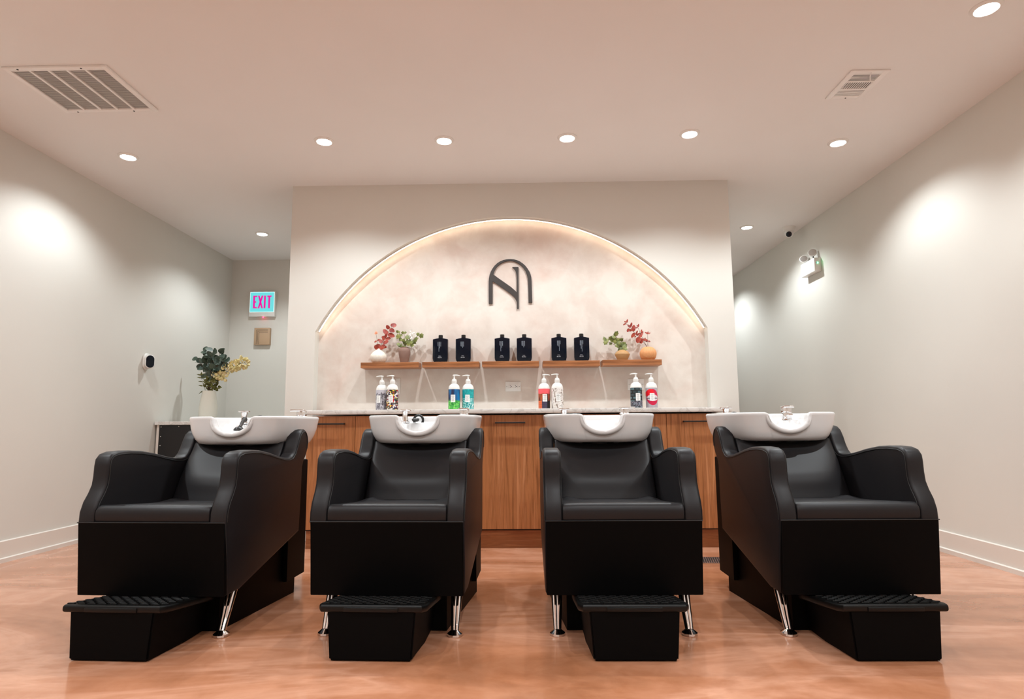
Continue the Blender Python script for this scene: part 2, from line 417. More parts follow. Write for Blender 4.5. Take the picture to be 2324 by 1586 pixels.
# low counter in the left alcove
t = thing('alcove_cabinet', 'black low cabinet with pale stone top in the left alcove', 'cabinet', (-3.3, 5.46, 0))
b = B(); box(b, 0, 1.0, .02, 1.27, 0, .862)
obj('body', b, M['blackpanel'], t)
b = B(); box(b, .022, .98, 0, .019, .02, .86, .001, 1)
obj('back_panel', b, M['blackpanel'], t)
b = B(); box(b, -.001, .021, -.001, .02, 0, .862, .001, 1); obj('edge_strip', b, M['base'], t)
b = B(); box(b, -.012, 1.02, -.02, 1.28, .863, .893, .002, 1); obj('worktop', b, M['marble'], t)
for x, z in ((.04, .845), (.2, .848), (.38, .848), (.04, .76), (.5, .848), (.04, .68), (.04, .45)):
    b = B(); lathe(b, [(.004, -.003), (.004, 0)], (x, -.001, z), 10, axis='y'); obj('screw_head', b, M['white'], t)

# ------------------------------------------------------------------ floating shelves
SH = [(-1.236, -.795, 'leftmost of the five, under the red and the ivy sprigs'), (-.769, -.338, 'second from left, under two dark bottles'),
      (-.315, .115, 'middle one, above the electric outlet'), (.144, .573, 'fourth from left, under two dark bottles'), (.592, 1.037, 'rightmost of the five, under the tan and orange vases')]
SZ = 1.318
for x0, x1, lb in SH:
    b = B(); box(b, (x0 - x1) / 2, (x1 - x0) / 2, -.065, .0645, -.042, 0, .0015, 1)
    o = obj('floating_shelf', b, M['wood_h']); o.location = ((x0 + x1) / 2, 4.645, SZ + (.003 if x0 > .5 else 0))
    tag(o, 'short wood floating shelf, ' + lb, 'shelf', 'floating shelves in the arched niche')

# ------------------------------------------------------------------ wall emblem
def zp(x, y): return (-.27 + (x - 270) * .000374 + .099, 2.139 - (y - 270) * .00038 - 1.74)
P = [(270, 1200), (270, 900), (271, 740), (277, 670), (292, 595), (318, 525), (350, 466), (395, 405), (450, 352), (510, 315), (580, 286), (650, 271), (725, 267),
     (800, 273), (870, 292), (935, 322), (995, 365), (1048, 415), (1095, 478), (1130, 540), (1153, 600), (1168, 665), (1175, 740), (1178, 900), (1183, 1190), (1105, 1190),
     (1102, 900), (1098, 760), (1092, 680), (1075, 600), (1045, 525), (1005, 460), (960, 408), (905, 362), (845, 328), (785, 309), (725, 303), (660, 308), (595, 325), (530, 356), (470, 402),
     (420, 462), (390, 525), (370, 590), (480, 672), (600, 758), (730, 852), (800, 912), (858, 970), (860, 760), (858, 640), (850, 575), (835, 515), (805, 475), (770, 437), (900, 437), (900, 1305),
     (892, 1318), (882, 1322), (870, 1318), (862, 1305), (860, 1190), (850, 1150), (820, 1090), (790, 1052), (750, 1015), (640, 930), (500, 832), (375, 742), (352, 740), (350, 1200)]
b = B(); prism(b, [zp(*p) for p in P], 'y', -.016, -.001)
o = obj('wall_emblem', b, M['logo'], None, 20); o.location = (-.099, NB, 1.74)
tag(o, 'dark metal emblem, a letter N inside an open arch, on niche wall', 'wall logo')

# ------------------------------------------------------------------ outlets
def plate(x0, x1, z0, z1, label, kind):
    t = thing('switch_plate' if kind == 's' else 'outlet_plate', label, 'switch' if kind == 's' else 'outlet', ((x0 + x1) / 2, NB, (z0 + z1) / 2))
    w, h = (x1 - x0) / 2, (z1 - z0) / 2
    b = B(); box(b, -w, w, -.006, -.0005, -h, h, .0015, 2); obj('cover', b, M['white'], t)
    if kind == 's':
        for cx in (-w * .45, w * .45):
            b = B(); box(b, cx - .017, cx + .017, -.010, -.006, -.034, .034, .001, 1); obj('rocker', b, M['vent'], t)
            for z in (-.048, .048): b = B(); lathe(b, [(.0025, -.0075), (.0025, -.006)], (cx, 0, z), 8, axis='y'); obj('screw', b, M['slot'], t)
    else:
        b = B(); box(b, -.034, .034, -.0085, -.006, -.0165, .0165, .001, 1); rc = obj('receptacle', b, M['white'], t)
        for cx in (-.019, .019):
            b = B(); box(b, cx - .0105, cx + .0105, -.0087, -.0084, -.0105, .0105, .0, 1); so = obj('socket', b, M['vent'], rc)
            b = B()
            prism(b, [(cx - .006, -.0075), (cx + .002, -.0075), (cx + .002, -.005), (cx + .0075, -.002), (cx + .0075, .002), (cx + .002, .005), (cx + .002, .0075), (cx - .006, .0075), (cx - .006, .0048), (cx + .000, .0048), (cx + .0025, .002), (cx + .0025, -.002), (cx + .000, -.0048), (cx - .006, -.0048)], 'y', -.0093, -.0084)
            obj('socket_slots', b, M['slot'], rc)
        for sg in (-1, 1): b = B(); lathe(b, [(.002, -.0075), (.002, -.006)], (sg * (w - .01), 0, 0), 8, axis='y'); obj('screw', b, M['slot'], t)
plate(-.143, -.025, 1.097, 1.172, 'white double outlet plate in the middle of the niche below the centre shelf', 'o')
plate(-1.088, -.959, 1.087, 1.205, 'white two-gang switch plate behind the flowery pump bottle', 's')
plate(.797, .922, 1.1, 1.185, 'white outlet plate partly hidden by the mosaic pump bottle', 'o')

# ------------------------------------------------------------------ dark glass bottles on the shelves
def dark_bottle(x, z, label, cols, tz=0, blue=False):
    t = thing('dark_bottle', label, 'bottle', (x, 4.645, z), 0, 'dark navy bottles on the shelves')
    w, h = .0575, .186; b = B()
    out = [(-w + .013, 0), (w - .013, 0), (w - .004, .012), (w, .03), (w, .175), (w - .001, .1785), (.03, .184), (.014, .1865), (.014, .191), (-.014, .191), (-.014, .1865), (-.03, .184), (-w + .001, .1785), (-w, .175), (-w, .03), (-w + .004, .012)]
    prism(b, out, 'y', -.024, .024, .005, 3); obj('body', b, M['navyglass'], t, 40)
    b = B(); lathe(b, [(.0165, .188), (.0168, .19), (.0168, .211), (.015, .2125)], seg=28); obj('cap', b, M['cap'], t)
    b = B()
    for k, (cx, z0, z1) in enumerate(cols):
        zz = z1
        while zz > z0:
            l = random.uniform(.004, .011); box(b, cx - .0012, cx + .0012, -.0247, -.0241, max(z0, zz - l), zz); zz -= l + .0014
    obj('printed_text', b, M['print'], t)
    b = B(); text_mesh(b, 'R+Co', .0072, (-.003, -.0245, .0455)); text_mesh(b, 'BLEU', .0098, (-.003, -.0245, .0335), spacing=1.45)
    obj('brand_lettering', b, M['printw'], t)
c1 = [(-.018, .125, .158), (-.010, .082, .158), (-.003, .108, .158), (.004, .122, .158)]
c2 = [(-.018, .122, .158), (-.011, .12, .158), (-.004, .11, .158), (.003, .12, .158)]
c3 = [(-.012, .12, .158), (-.005, .115, .158), (.002, .08, .158), (.009, .13, .158)]
c4 = [(-.012, .12, .158), (-.005, .095, .158), (.002, .072, .158), (.009, .13, .158)]
for x, z, lb, c in ((-.638, SZ, 'dark navy flat bottle, left one of the pair on the second shelf from left', c1),
                    (-.462, SZ, 'dark navy flat bottle, right one of the pair on the second shelf from left', c2),
                    (-.164, SZ, 'dark navy flat bottle, left one of the pair on the middle shelf', c1),
                    (.005, SZ, 'dark navy flat bottle, right one of the pair on the middle shelf', c2),
                    (.270, SZ, 'dark navy flat bottle, left one of the pair on the fourth shelf from left', c3),
                    (.443, SZ, 'dark navy flat bottle, right one of the pair on the fourth shelf from left', c4)):
    dark_bottle(x, z, lb, c)

# ------------------------------------------------------------------ pump bottles on the countertop
def art(kind):
    n = NT('sleeve_' + kind); v = n.coord((1, 1, 1)); X, Y, Z = n.sep(v); n.set(Roughness=.35)
    ZZ = n.math('DIVIDE', Z, .15)
    def layer(prev, fac, col): return n.mix(fac, prev, col)
    def gt(a, b): return n.math('GREATER_THAN', a, b)
    def lt(a, b): return n.math('LESS_THAN', a, b)
    if kind == 'charcoal_landscape':
        f = n.noise(n.coord((60, 60, 26)), 1, 6, .75, 1); c = n.ramp(f, [(.38, rgb(30, 28, 32)), (.5, rgb(128, 124, 134)), (.6, rgb(206, 204, 210))])
        hill = n.noise(n.coord((22, 22, .01)), 1, 3, .6)
        c = n.mix(gt(n.math('ADD', ZZ, n.math('MULTIPLY', hill, -.6)), .52), c, rgb(186, 182, 190))
    elif kind == 'flower_collage':
        vo = n.n('ShaderNodeTexVoronoi'); n.l(n.coord((105, 105, 105)), vo.inputs['Vector']); vo.inputs['Scale'].default_value = 1
        r = n.sep(vo.outputs['Color'])[0]
        c = n.ramp(r, [(0, rgb(30, 24, 22)), (.2, rgb(236, 230, 226)), (.38, rgb(92, 40, 52)), (.5, rgb(238, 206, 70)), (.62, rgb(32, 44, 92)), (.72, rgb(206, 40, 40)), (.82, rgb(228, 220, 224)), (.93, rgb(120, 120, 60))], 'CONSTANT')
        c = n.mix(n.math('MULTIPLY', vo.outputs['Distance'], .35), c, (0.02, 0.02, 0.02, 1))
    elif kind == 'navy_and_leaf_green':
        f = n.noise(n.coord((60, 60, 60)), 1, 4, .7, 1)
        top = n.ramp(n.noise(n.coord((34, 34, 5)), 1, 2), [(.42, rgb(28, 36, 66)), (.55, rgb(20, 70, 120)), (.68, rgb(10, 120, 176))])
        bot = n.ramp(f, [(.35, rgb(24, 96, 40)), (.5, rgb(70, 176, 76)), (.66, rgb(150, 224, 110))])
        c = n.mix(n.math('SUBTRACT', 1.0, gt(n.math('ADD', ZZ, n.math('MULTIPLY', f, .3)), .6)), top, bot)
    elif kind == 'teal_web':
        vo = n.n('ShaderNodeTexVoronoi', feature='DISTANCE_TO_EDGE'); n.l(n.coord((75, 75, 75)), vo.inputs['Vector']); vo.inputs['Scale'].default_value = 1
        base = n.ramp(n.noise(n.coord((70, 70, 70)), 1, 3), [(.35, rgb(4, 128, 132)), (.65, rgb(30, 172, 172))])
        line = n.math('MULTIPLY', lt(vo.outputs['Distance'], .05), lt(ZZ, .55))
        c = n.mix(line, base, rgb(214, 240, 236))
    elif kind == 'coral_city':
        f = n.noise(n.coord((24, 24, .01)), 1, 2)
        bands = n.math('FRACT', n.math('MULTIPLY', Z, 170))
        low = n.mix(gt(X, -.018), n.mix(gt(bands, .4), rgb(150, 66, 34), rgb(236, 112, 60)), n.mix(gt(bands, .5), rgb(44, 38, 58), rgb(76, 68, 92)))
        low = n.mix(gt(X, .02), low, rgb(24, 16, 20))
        mid = n.ramp(n.noise(n.coord((110, 110, 10)), 1, 2), [(.42, rgb(20, 18, 20)), (.55, rgb(196, 88, 48)), (.66, rgb(70, 60, 40))])
        c = n.mix(lt(ZZ, .4), mid, low); c = n.mix(gt(n.math('ADD', ZZ, n.math('MULTIPLY', f, .12)), .8), c, rgb(240, 92, 100))
    elif kind == 'white_blotches':
        f = n.noise(n.coord((38, 38, 34)), 1, 2, .5, 1.4)
        c = n.ramp(f, [(.0, rgb(110, 92, 82)), (.40, rgb(128, 110, 98)), (.43, rgb(214, 206, 200)), (.6, rgb(232, 226, 222)), (.64, rgb(96, 84, 78)), (.66, rgb(228, 222, 218))])
    elif kind == 'slate_mosaic':
        br = n.n('ShaderNodeTexBrick'); m = n.n('ShaderNodeMapping'); m.inputs['Rotation'].default_value = (PI / 2, 0, 0); m.inputs['Scale'].default_value = (1, 1, 1)
        cm = n.n('ShaderNodeCombineXYZ'); n.l(X, cm.inputs[0]); n.l(Z, cm.inputs[1]); n.l(cm.outputs[0], br.inputs['Vector'])
        br.inputs['Scale'].default_value = 14; br.inputs['Color1'].default_value = rgb(98, 128, 134); br.inputs['Color2'].default_value = rgb(30, 40, 44)
        br.inputs['Mortar'].default_value = rgb(22, 28, 28); br.inputs['Mortar Size'].default_value = .06; br.inputs['Row Height'].default_value = .3; br.inputs['Brick Width'].default_value = .45
        sp = n.ramp(n.noise(n.coord((160, 160, 160)), 1, 2), [(.45, rgb(24, 30, 34)), (.62, rgb(168, 160, 180))])
        c = n.mix(n.math('MULTIPLY', lt(ZZ, .36), .6), br.outputs['Color'], sp)
    else:  # red_lips
        cz = .55
        def ell(x0, z0, a, bb):
            dx = n.math('DIVIDE', n.math('SUBTRACT', X, x0), a); dz = n.math('DIVIDE', n.math('SUBTRACT', ZZ, z0), bb)
            return lt(n.math('ADD', n.math('MULTIPLY', dx, dx), n.math('MULTIPLY', dz, dz)), 1.)
        c = n.mix(ell(0, .53, .041, .39), rgb(170, 162, 168), rgb(196, 18, 66))
        c = n.mix(n.math('MULTIPLY', ell(-.016, .66, .03, .26), gt(ZZ, .6)), c, rgb(226, 16, 34))
        teeth = n.math('FRACT', n.math('MULTIPLY', X, 90))
        c = n.mix(ell(0, .5, .039, .16), c, n.mix(gt(teeth, .12), rgb(120, 90, 96), rgb(222, 208, 214)))
        c = n.mix(n.math('MULTIPLY', ell(0, .5, .039, .16), n.math('MULTIPLY', gt(ZZ, .46), lt(ZZ, .5))), c, rgb(60, 48, 50))
    n.base(c); return n.m
def pump_bottle(x, y, kind, label, out=-1, lab=-.002, dz=0):
    t = thing('pump_bottle', label, 'bottle', (x, y, CTZ), 0, 'pump bottles on the countertop')
    R_ = .042
    b = B(); lathe(b, [(.037, 0), (R_ - .0015, .002), (R_, .005), (R_, .148), (.0405, .16), (.037, .171), (.031, .18), (.022, .187), (.0165, .19), (.0165, .194)], seg=40)
    obj('body', b, M['white'], t)
    b = B(); lathe(b, [(R_ + .0004, .004), (R_ + .0006, .005), (R_ + .0006, .147), (R_ + .0003, .148)], seg=48, cap=False); obj('sleeve', b, art(kind), t)
    b = B(); lathe(b, [(.0185, .191), (.0188, .193), (.0188, .212), (.0165, .214), (.0155, .2215), (.012, .224), (.0065, .2245), (.0055, .24), (.0068, .246)], seg=28)
    box(b, -.009 if out < 0 else -.011, .011 if out < 0 else .009, -.0075, .0075, .245, .255, .003, 3)
    tube(b, [(out * k * .001, 0, .2515 - .0045 * (k / 42) ** 3) for k in range(0, 43, 3)], [.0052] * 8 + [.0046, .0042, .004, .0036, .0034, .003, .003], 10)
    obj('pump', b, M['white'], t)
    a = -PI / 2 + lab / R_ 
    b = B()
    def cyl(a0_, a1_, z0, z1, r, mi=0):
        grid(b, lambda u, v: (r * math.cos(a0_ + (a1_ - a0_) * u), r * math.sin(a0_ + (a1_ - a0_) * u), z0 + (z1 - z0) * v), 6, 1, mi)
    hw_ = .0165 / R_
    cyl(a - hw_, a + hw_, .054, .108, R_ + .0014); 
    cyl(a - hw_, a + hw_, .054, .108, R_ + .0013)
    for k, (z, l) in enumerate(((.088, .5), (.081, .75), (.074, .6), (.068, .8), (.063, .5))): cyl(a - hw_ * l * .8, a + hw_ * l * .8, z - .0008, z + .0008, R_ + .0017, 1)
    lb_ = obj('label', b, [M['paper'], M['inkgrey']], t)
    b = B(); ca, sa = math.cos(a), math.sin(a)
    text_mesh(b, 'R+Co', .0075, (0, -(R_ + .0022), .095), depth=.0002)
    for v in b.verts:
        aa = a + v.co.x / R_; rr = -v.co.y; v.co = Vector((rr * math.cos(aa), rr * math.sin(aa), v.co.z))
    obj('lettering', b, M['ink'], lb_)
PB = [(-1.05, 4.49, 'charcoal_landscape', 'white pump bottle with grey and black landscape sleeve, leftmost on the countertop', -1, -.016),
      (-.962, 4.45, 'flower_collage', 'white pump bottle with multicoloured flower sleeve, before the switch plate', -1, -.004),
      (-.511, 4.46, 'navy_and_leaf_green', 'white pump bottle with navy and leaf green sleeve', 1, -.004),
      (-.411, 4.48, 'teal_web', 'white pump bottle with teal sleeve and white web lines', -1, -.001),
      (.147, 4.48, 'coral_city', 'white pump bottle with coral sleeve over dark stripes', 1, .004),
      (.242, 4.45, 'white_blotches', 'white pump bottle with pale sleeve and brown blotches', -1, .004),
      (.815, 4.46, 'slate_mosaic', 'white pump bottle with dark slate block pattern, before the right outlet', -1, .006),
      (.930, 4.48, 'red_lips', 'white pump bottle with large red lips on grey sleeve, rightmost on the countertop', -1, -.004)]
for p in PB: pump_bottle(p[0], p[1], p[2], p[3], p[4], p[5])

# ------------------------------------------------------------------ vases and sprigs
def leafmat(name, cs, rough=.5):
    n = NT(name); v = n.coord((1, 1, 1)); f = n.noise(v, 34, 3, .6)
    n.base(n.ramp(f, [(.25 + .5 * k / (len(cs) - 1), c) for k, c in enumerate(cs)])); n.set(Roughness=rough)
    n.b.inputs['Subsurface Weight'].default_value = 0; return n.m
M['redleaf'] = leafmat('russet_leaf', [rgb(96, 24, 30), rgb(150, 50, 34), rgb(176, 78, 50)])
M['blush'] = leafmat('blush_bud', [rgb(232, 150, 116), rgb(240, 184, 150)])
M['ivy'] = leafmat('ivy_leaf', [rgb(58, 66, 26), rgb(104, 112, 50), rgb(150, 150, 84)])
M['eucalyptus'] = leafmat('eucalyptus_leaf', [rgb(38, 54, 46), rgb(66, 84, 72), rgb(96, 108, 86)])
M['olive'] = leafmat('olive_leaf', [rgb(70, 72, 22), rgb(112, 108, 40)])
M['cream'] = leafmat('cream_petal', [rgb(206, 184, 110), rgb(232, 218, 160), rgb(216, 176, 140)])
M['whitepetal'] = leafmat('white_petal', [rgb(226, 224, 216), rgb(244, 242, 236)])
M['stem'] = plain('brown_stem', rgb(96, 66, 46), .6); M['greenstem'] = plain('green_stem', rgb(86, 84, 44), .6)
def leaf(bm, p, d, L, Wd, tip=1.0, fold=.25, n=None):
    """tip: 0 round, 1 pointed. p base, d direction, thin solid blade"""
    d = Vector(d).normalized(); n = Vector(n) if n else Vector((random.uniform(-.6, .6), -1, random.uniform(-.2, .8)))
    s = d.cross(n)
    if s.length < .1: s = d.cross(Vector((0, 0, 1)))
    s.normalize(); n = s.cross(d).normalized(); p = Vector(p); N = 8; t = bmesh.new(); T = .0004; rows = []
    for k in range(N + 1):
        u = k / N; w = Wd * .5 * (math.sin(PI * min(1, u ** (.62 if tip > .5 else .8)))) ** (.9 if tip > .5 else .5)
        w = max(w, Wd * .02); c = p + d * L * u + n * (-.25 * L * u * u * fold * 2)
        rows.append([c + s * w + n * w * fold, c, c - s * w + n * w * fold])
    F = [[t.verts.new(q + n * T) for q in r] for r in rows]; Bk = [[t.verts.new(q - n * T) for q in r] for r in rows]
    for k in range(N):
        for j in range(2):
            t.faces.new((F[k][j], F[k][j + 1], F[k + 1][j + 1], F[k + 1][j])); t.faces.new((Bk[k][j], Bk[k + 1][j], Bk[k + 1][j + 1], Bk[k][j + 1]))
    for k in range(N):
        t.faces.new((F[k][0], F[k + 1][0], Bk[k + 1][0], Bk[k][0])); t.faces.new((F[k][2], Bk[k][2], Bk[k + 1][2], F[k + 1][2]))
    merge(bm, t)
def ivy_leaf(bm, p, d, L):
    d = Vector(d).normalized(); n = Vector((random.uniform(-.5, .5), -1, random.uniform(-.2, .6))); s = d.cross(n).normalized(); n = s.cross(d).normalized()
    p = Vector(p); lob = [(-.1, .0), (.08, .32), (.0, .55), (.35, .42), (.55, .6), (.72, .3), (1.05, 0)]
    out = [(a, w) for a, w in lob] + [(a, -w) for a, w in lob[1:-1][::-1]]
    t = bmesh.new()
    for sg in (1, -1):
        cv = t.verts.new(p + d * L * .4 + n * (.05 * L + sg * .0004)); r = [t.verts.new(p + d * L * a + s * L * w * .95 + n * (-.12 * L * abs(w) + sg * .0004)) for a, w in out]
        for k in range(len(r)):
            q = (cv, r[k], r[(k + 1) % len(r)]); t.faces.new(q if sg > 0 else q[::-1])
    merge(bm, t)
def curve(p0, p1, sag=.0, n=10, side=(0, 0, 0)):
    p0, p1 = Vector(p0), Vector(p1); return [p0.lerp(p1, k / n) + Vector(side) * math.sin(PI * k / n) + Vector((0, 0, sag)) * math.sin(PI * k / n) for k in range(n + 1)]

YV = 4.640
ribf = lambda k, a_: (lambda a, z: 1 + a_ * abs(math.sin(a * k / 2)) - a_ / 2)
b = B(); lathe(b, [(.028, 0), (.042, .002), (.054, .016), (.0615, .036), (.0625, .048), (.058, .064), (.046, .08), (.03, .094), (.0175, .102), (.0135, .107), (.0145, .112), (.0105, .1125), (.0095, .1)], seg=96, rib=ribf(26, .035))
o = obj('bud_vase', b, plain('cream_glaze', rgb(228, 220, 208), .25), None, 50); o.location = (-1.116, YV, SZ); tag(o, 'round ribbed cream bud vase on the leftmost shelf', 'vase')
b = B(); lathe(b, [(.028, 0), (.03, .001), (.036, .03), (.043, .062), (.0455, .085), (.044, .1), (.036, .112), (.029, .116), (.031, .121), (.026, .1215), (.022, .112)], seg=48)
o = obj('bud_vase', b, plain('mauve_brown_clay', rgb(134, 104, 92), .7), None, 50); o.location = (-.916, YV, SZ); tag(o, 'mauve brown clay vase holding ivy on the leftmost shelf', 'vase')
b = B(); lathe(b, [(.035, 0), (.0365, .001), (.0575, .044), (.0575, .047), (.05, .06), (.038, .071), (.024, .079), (.02, .0795), (.017, .07)], seg=48)
o = obj('bud_vase', b, plain('ochre_clay', rgb(176, 134, 86), .6), None, 30); o.location = (.752, YV, SZ + .003); tag(o, 'low angular ochre clay vase on the rightmost shelf', 'vase')
b = B(); lathe(b, [(.034, 0), (.044, .003), (.056, .02), (.062, .045), (.0615, .06), (.054, .08), (.04, .095), (.026, .1015), (.018, .102), (.015, .092)], seg=120, rib=ribf(34, .05))
o = obj('bud_vase', b, plain('terracotta_orange', rgb(214, 150, 98), .6), None, 50); o.location = (.948, YV, SZ + .003); tag(o, 'round ribbed orange vase on the rightmost shelf', 'vase')

def sprig(name, label, cat, base, stems, fol, leafm, stemm, grp=None):
    t = thing(name, label, cat, base, 0, grp)
    b = B()
    for s_, r_ in stems: tube(b, [Vector(q) for q in s_], r_, 6)
    obj('stem', b, stemm, t); obj('leaves', fol, leafm, t, 60); return t
# px zoom scale on the shelf plane is about 0.00026 m; points below are metres from each vase mouth
# red sprig in the cream vase
b = B(); R0 = (-1.116, YV, SZ + .112)
for (x, z), (dx, dz), L, w in [((.015, .012), (-1, .35), .04, .026), ((.0, .0), (-.3, .25), .035, .026), ((.02, .0), (.6, .5), .04, .028), ((.03, .01), (1, 0), .035, .014),
                            ((.03, .045), (-.8, .7), .037, .02), ((.035, .04), (1, .35), .042, .022), ((.04, .06), (-.2, 1), .035, .014), ((.05, .07), (.9, .25), .04, .02), ((.055, .085), (-.6, .1), .032, .018),
                            ((.055, .085), (.2, 1), .03, .016), ((.07, .11), (-.9, 1), .048, .024), ((.068, .11), (1, -.25), .052, .026), ((.082, .15), (-.6, .8), .034, .02), ((.082, .15), (.9, -.45), .04, .025),
                            ((.098, .175), (.8, .2), .036, .026), ((.1, .17), (.3, .9), .025, .02), ((-.012, .06), (-.9, -.5), .022, .01), ((-.01, .06), (.7, .7), .02, .01), ((.02, .02), (.2, -.6), .03, .024)]:
    leaf(b, (x, random.uniform(-.012, .0), z), (dx, random.uniform(-.3, .1), dz), L * 1.1, w * 1.45, .2, .12, (random.uniform(-.3, .3), -1, random.uniform(0, .4)))
sprig('leaf_sprig', 'tall russet red leaf sprig in the cream vase', 'dried flower', R0,
      [([(0, 0, -.06), (.005, 0, .0), (.03, 0, .05), (.055, 0, .09), (.075, 0, .13), (.1, 0, .175)], .0016)], b, M['redleaf'], M['stem'], 'russet sprigs')
b = B()
for dx, dz, L in ((-.5, 1, .018), (.5, 1, .018), (0, 1, .026), (-1, .3, .016), (1, .5, .018), (-.6, .6, .014), (.3, .8, .02), (-.2, -.3, .01)): leaf(b, (0, 0, 0), (dx, -.2, dz), L, .01, 1, .2)
for v in b.verts: v.co += Vector((-.022, 0, .116))
sprig('dried_rosebud', 'single blush pink bud on a thin stem in the cream vase', 'dried flower', R0,
      [([(-.002, 0, -.06), (-.006, 0, .03), (-.014, 0, .07), (-.022, 0, .118)], .0011)], b, M['blush'], M['greenstem'])
# ivy in the brown vase
b = B(); I0 = (-.916, YV, SZ + .12)
ivyp = [((-.05, .118), (-.5, .4), .02), ((-.048, .112), (.7, .6), .016), ((-.04, .098), (-.5, -.9), .034), ((-.035, .1), (.5, -.3), .02), ((-.005, .112), (-.8, .1), .02), ((-.003, .112), (.9, .2), .02),
        ((.01, .085), (.9, -.5), .034), ((-.02, .07), (-.6, -.7), .026), ((-.012, .06), (.5, -.5), .024), ((.0, .05), (.2, -.9), .032), ((.015, .045), (.5, -.6), .03), ((.035, .05), (.9, -.1), .028),
        ((-.015, .02), (-.9, -.4), .03), ((-.012, .012), (.2, -.1), .026), ((.05, .045), (.2, -.8), .03), ((.04, .03), (1, .3), .032), ((.06, .05), (.8, -.6), .03), ((.075, .06), (.9, .3), .032),
        ((.08, .06), (0, -.9), .026), ((.112, .1), (-.8, .2), .024), ((.12, .1), (.8, -.9), .032), ((.12, .09), (1, -.8), .024), ((.02, .02), (.9, .3), .03), ((.03, .03), (-.2, .9), .03), ((.05, .02), (.8, -.3), .028), ((-.03, .02), (-.7, .1), .028)]
for (x, z), (dx, dz), L in ivyp: ivy_leaf(b, (x, random.uniform(-.02, .008), z), (dx, random.uniform(-.3, .1), dz), L * 1.15)
sprig('ivy_sprig', 'green ivy cutting spilling right from the brown vase', 'plant', I0,
      [([(0, 0, -.05), (-.005, 0, .02), (-.025, 0, .065), (-.045, 0, .118)], .0014), ([(0, 0, -.05), (0, 0, .03), (-.003, 0, .08), (-.003, 0, .112)], .0013),
       ([(0, 0, -.05), (.015, -.01, .03), (.06, -.01, .055), (.1, -.01, .085), (.12, -.01, .1)], .0014)], b, M['ivy'], M['greenstem'], 'ivy cuttings')
b = B()
for k in range(46):
    a = random.uniform(0, 2 * PI); r_ = random.uniform(0, 1) ** .5; c = (.055 + .03 * r_ * math.cos(a), random.uniform(-.015, .01), .09 + .042 * r_ * math.sin(a))
    leaf(b, c, (math.cos(a * 3), -.3, math.sin(a * 5)), .011, .008, .3, .1)
sprig('blossom_spray', 'tiny white blossom spray rising from the brown vase', 'dried flower', I0,
      [([(0, 0, -.05), (.02, 0, .03), (.05, 0, .09)], .0011), ([(.02, 0, .03), (.045, .003, .06), (.07, 0, .11)], .0008)], b, M['whitepetal'], M['greenstem'])
# ivy in the ochre vase
b = B(); I1 = (.752, YV, SZ + .081)
for (x, z), (dx, dz), L in [((-.12, .07), (-.5, -.8), .03), ((-.125, .075), (-.3, .7), .03), ((-.1, .075), (-.8, .3), .026), ((-.09, .08), (.3, .9), .03), ((-.085, .072), (.9, .4), .03), ((-.08, .06), (-.5, -.5), .022),
        ((-.065, .06), (.9, .2), .026), ((-.045, .055), (-.2, .9), .026), ((-.04, .045), (.7, .8), .03), ((-.05, .11), (-.8, -.4), .026), ((-.048, .12), (.5, .8), .028), ((-.045, .11), (-.3, .9), .028),
        ((-.052, .1), (0, -1), .028), ((-.02, .07), (-.6, .9), .026), ((-.015, .07), (.8, .7), .026), ((-.01, .06), (.3, -.9), .03), ((-.025, .04), (-.8, -.3), .03), ((.0, .05), (.9, -.2), .036), ((.005, .035), (.7, -.7), .034),
        ((-.015, .03), (.1, -.9), .03), ((-.03, .025), (.4, .3), .036), ((0, .01), (.9, -.1), .034), ((.0, .008), (-.9, -.2), .03), ((.01, .02), (.5, .8), .03)]:
    ivy_leaf(b, (x, random.uniform(-.02, .008), z), (dx, random.uniform(-.3, .1), dz), L * 1.15)
sprig('ivy_sprig', 'green ivy cutting reaching left from the low ochre vase', 'plant', I1,
      [([(0, 0, -.03), (-.015, 0, .02), (-.06, 0, .045), (-.1, 0, .065), (-.125, 0, .07)], .0016), ([(0, 0, -.03), (-.008, 0, .03), (-.02, 0, .07), (-.05, 0, .115)], .0014)], b, M['ivy'], M['stem'], 'ivy cuttings')
# russet sprigs in the orange vase
R1 = (.948, YV, SZ + .104)
def redset(lst):
    b = B()
    for (x, z), (dx, dz), L, w in lst: leaf(b, (x, random.uniform(-.012, .004), z), (dx, random.uniform(-.25, .15), dz), L * 1.08, w * 1.4, .2, .12, (random.uniform(-.4, .4), -1, random.uniform(0, .4)))
    return b
b = redset([((-.16, .185), (-.9, -.5), .028, .008), ((-.158, .187), (.3, 1), .028, .009), ((-.165, .19), (-.5, .6), .014, .008), ((-.128, .155), (.3, 1), .035, .012), ((-.13, .15), (-.6, .7), .03, .014), ((-.135, .145), (-.7, -.9), .03, .016),
            ((-.115, .13), (-1, .1), .034, .014), ((-.11, .12), (.2, 1), .05, .022), ((-.095, .11), (-.8, -1), .042, .018), ((-.09, .095), (.4, .9), .034, .01), ((-.085, .09), (.9, .6), .036, .01), ((-.09, .09), (-.4, -.9), .016, .008),
            ((-.06, .075), (-.5, -.9), .045, .03), ((-.058, .07), (.2, -1), .042, .026), ((-.055, .08), (.5, 1), .05, .016), ((-.07, .08), (.8, .3), .03, .018)])
sprig('leaf_sprig', 'longest russet sprig leaning left from the orange vase', 'dried flower', R1, [([(0, 0, -.05), (-.012, 0, .01), (-.05, 0, .065), (-.09, 0, .1), (-.13, 0, .155), (-.165, 0, .188)], .0015)], b, M['redleaf'], M['stem'], 'russet sprigs')
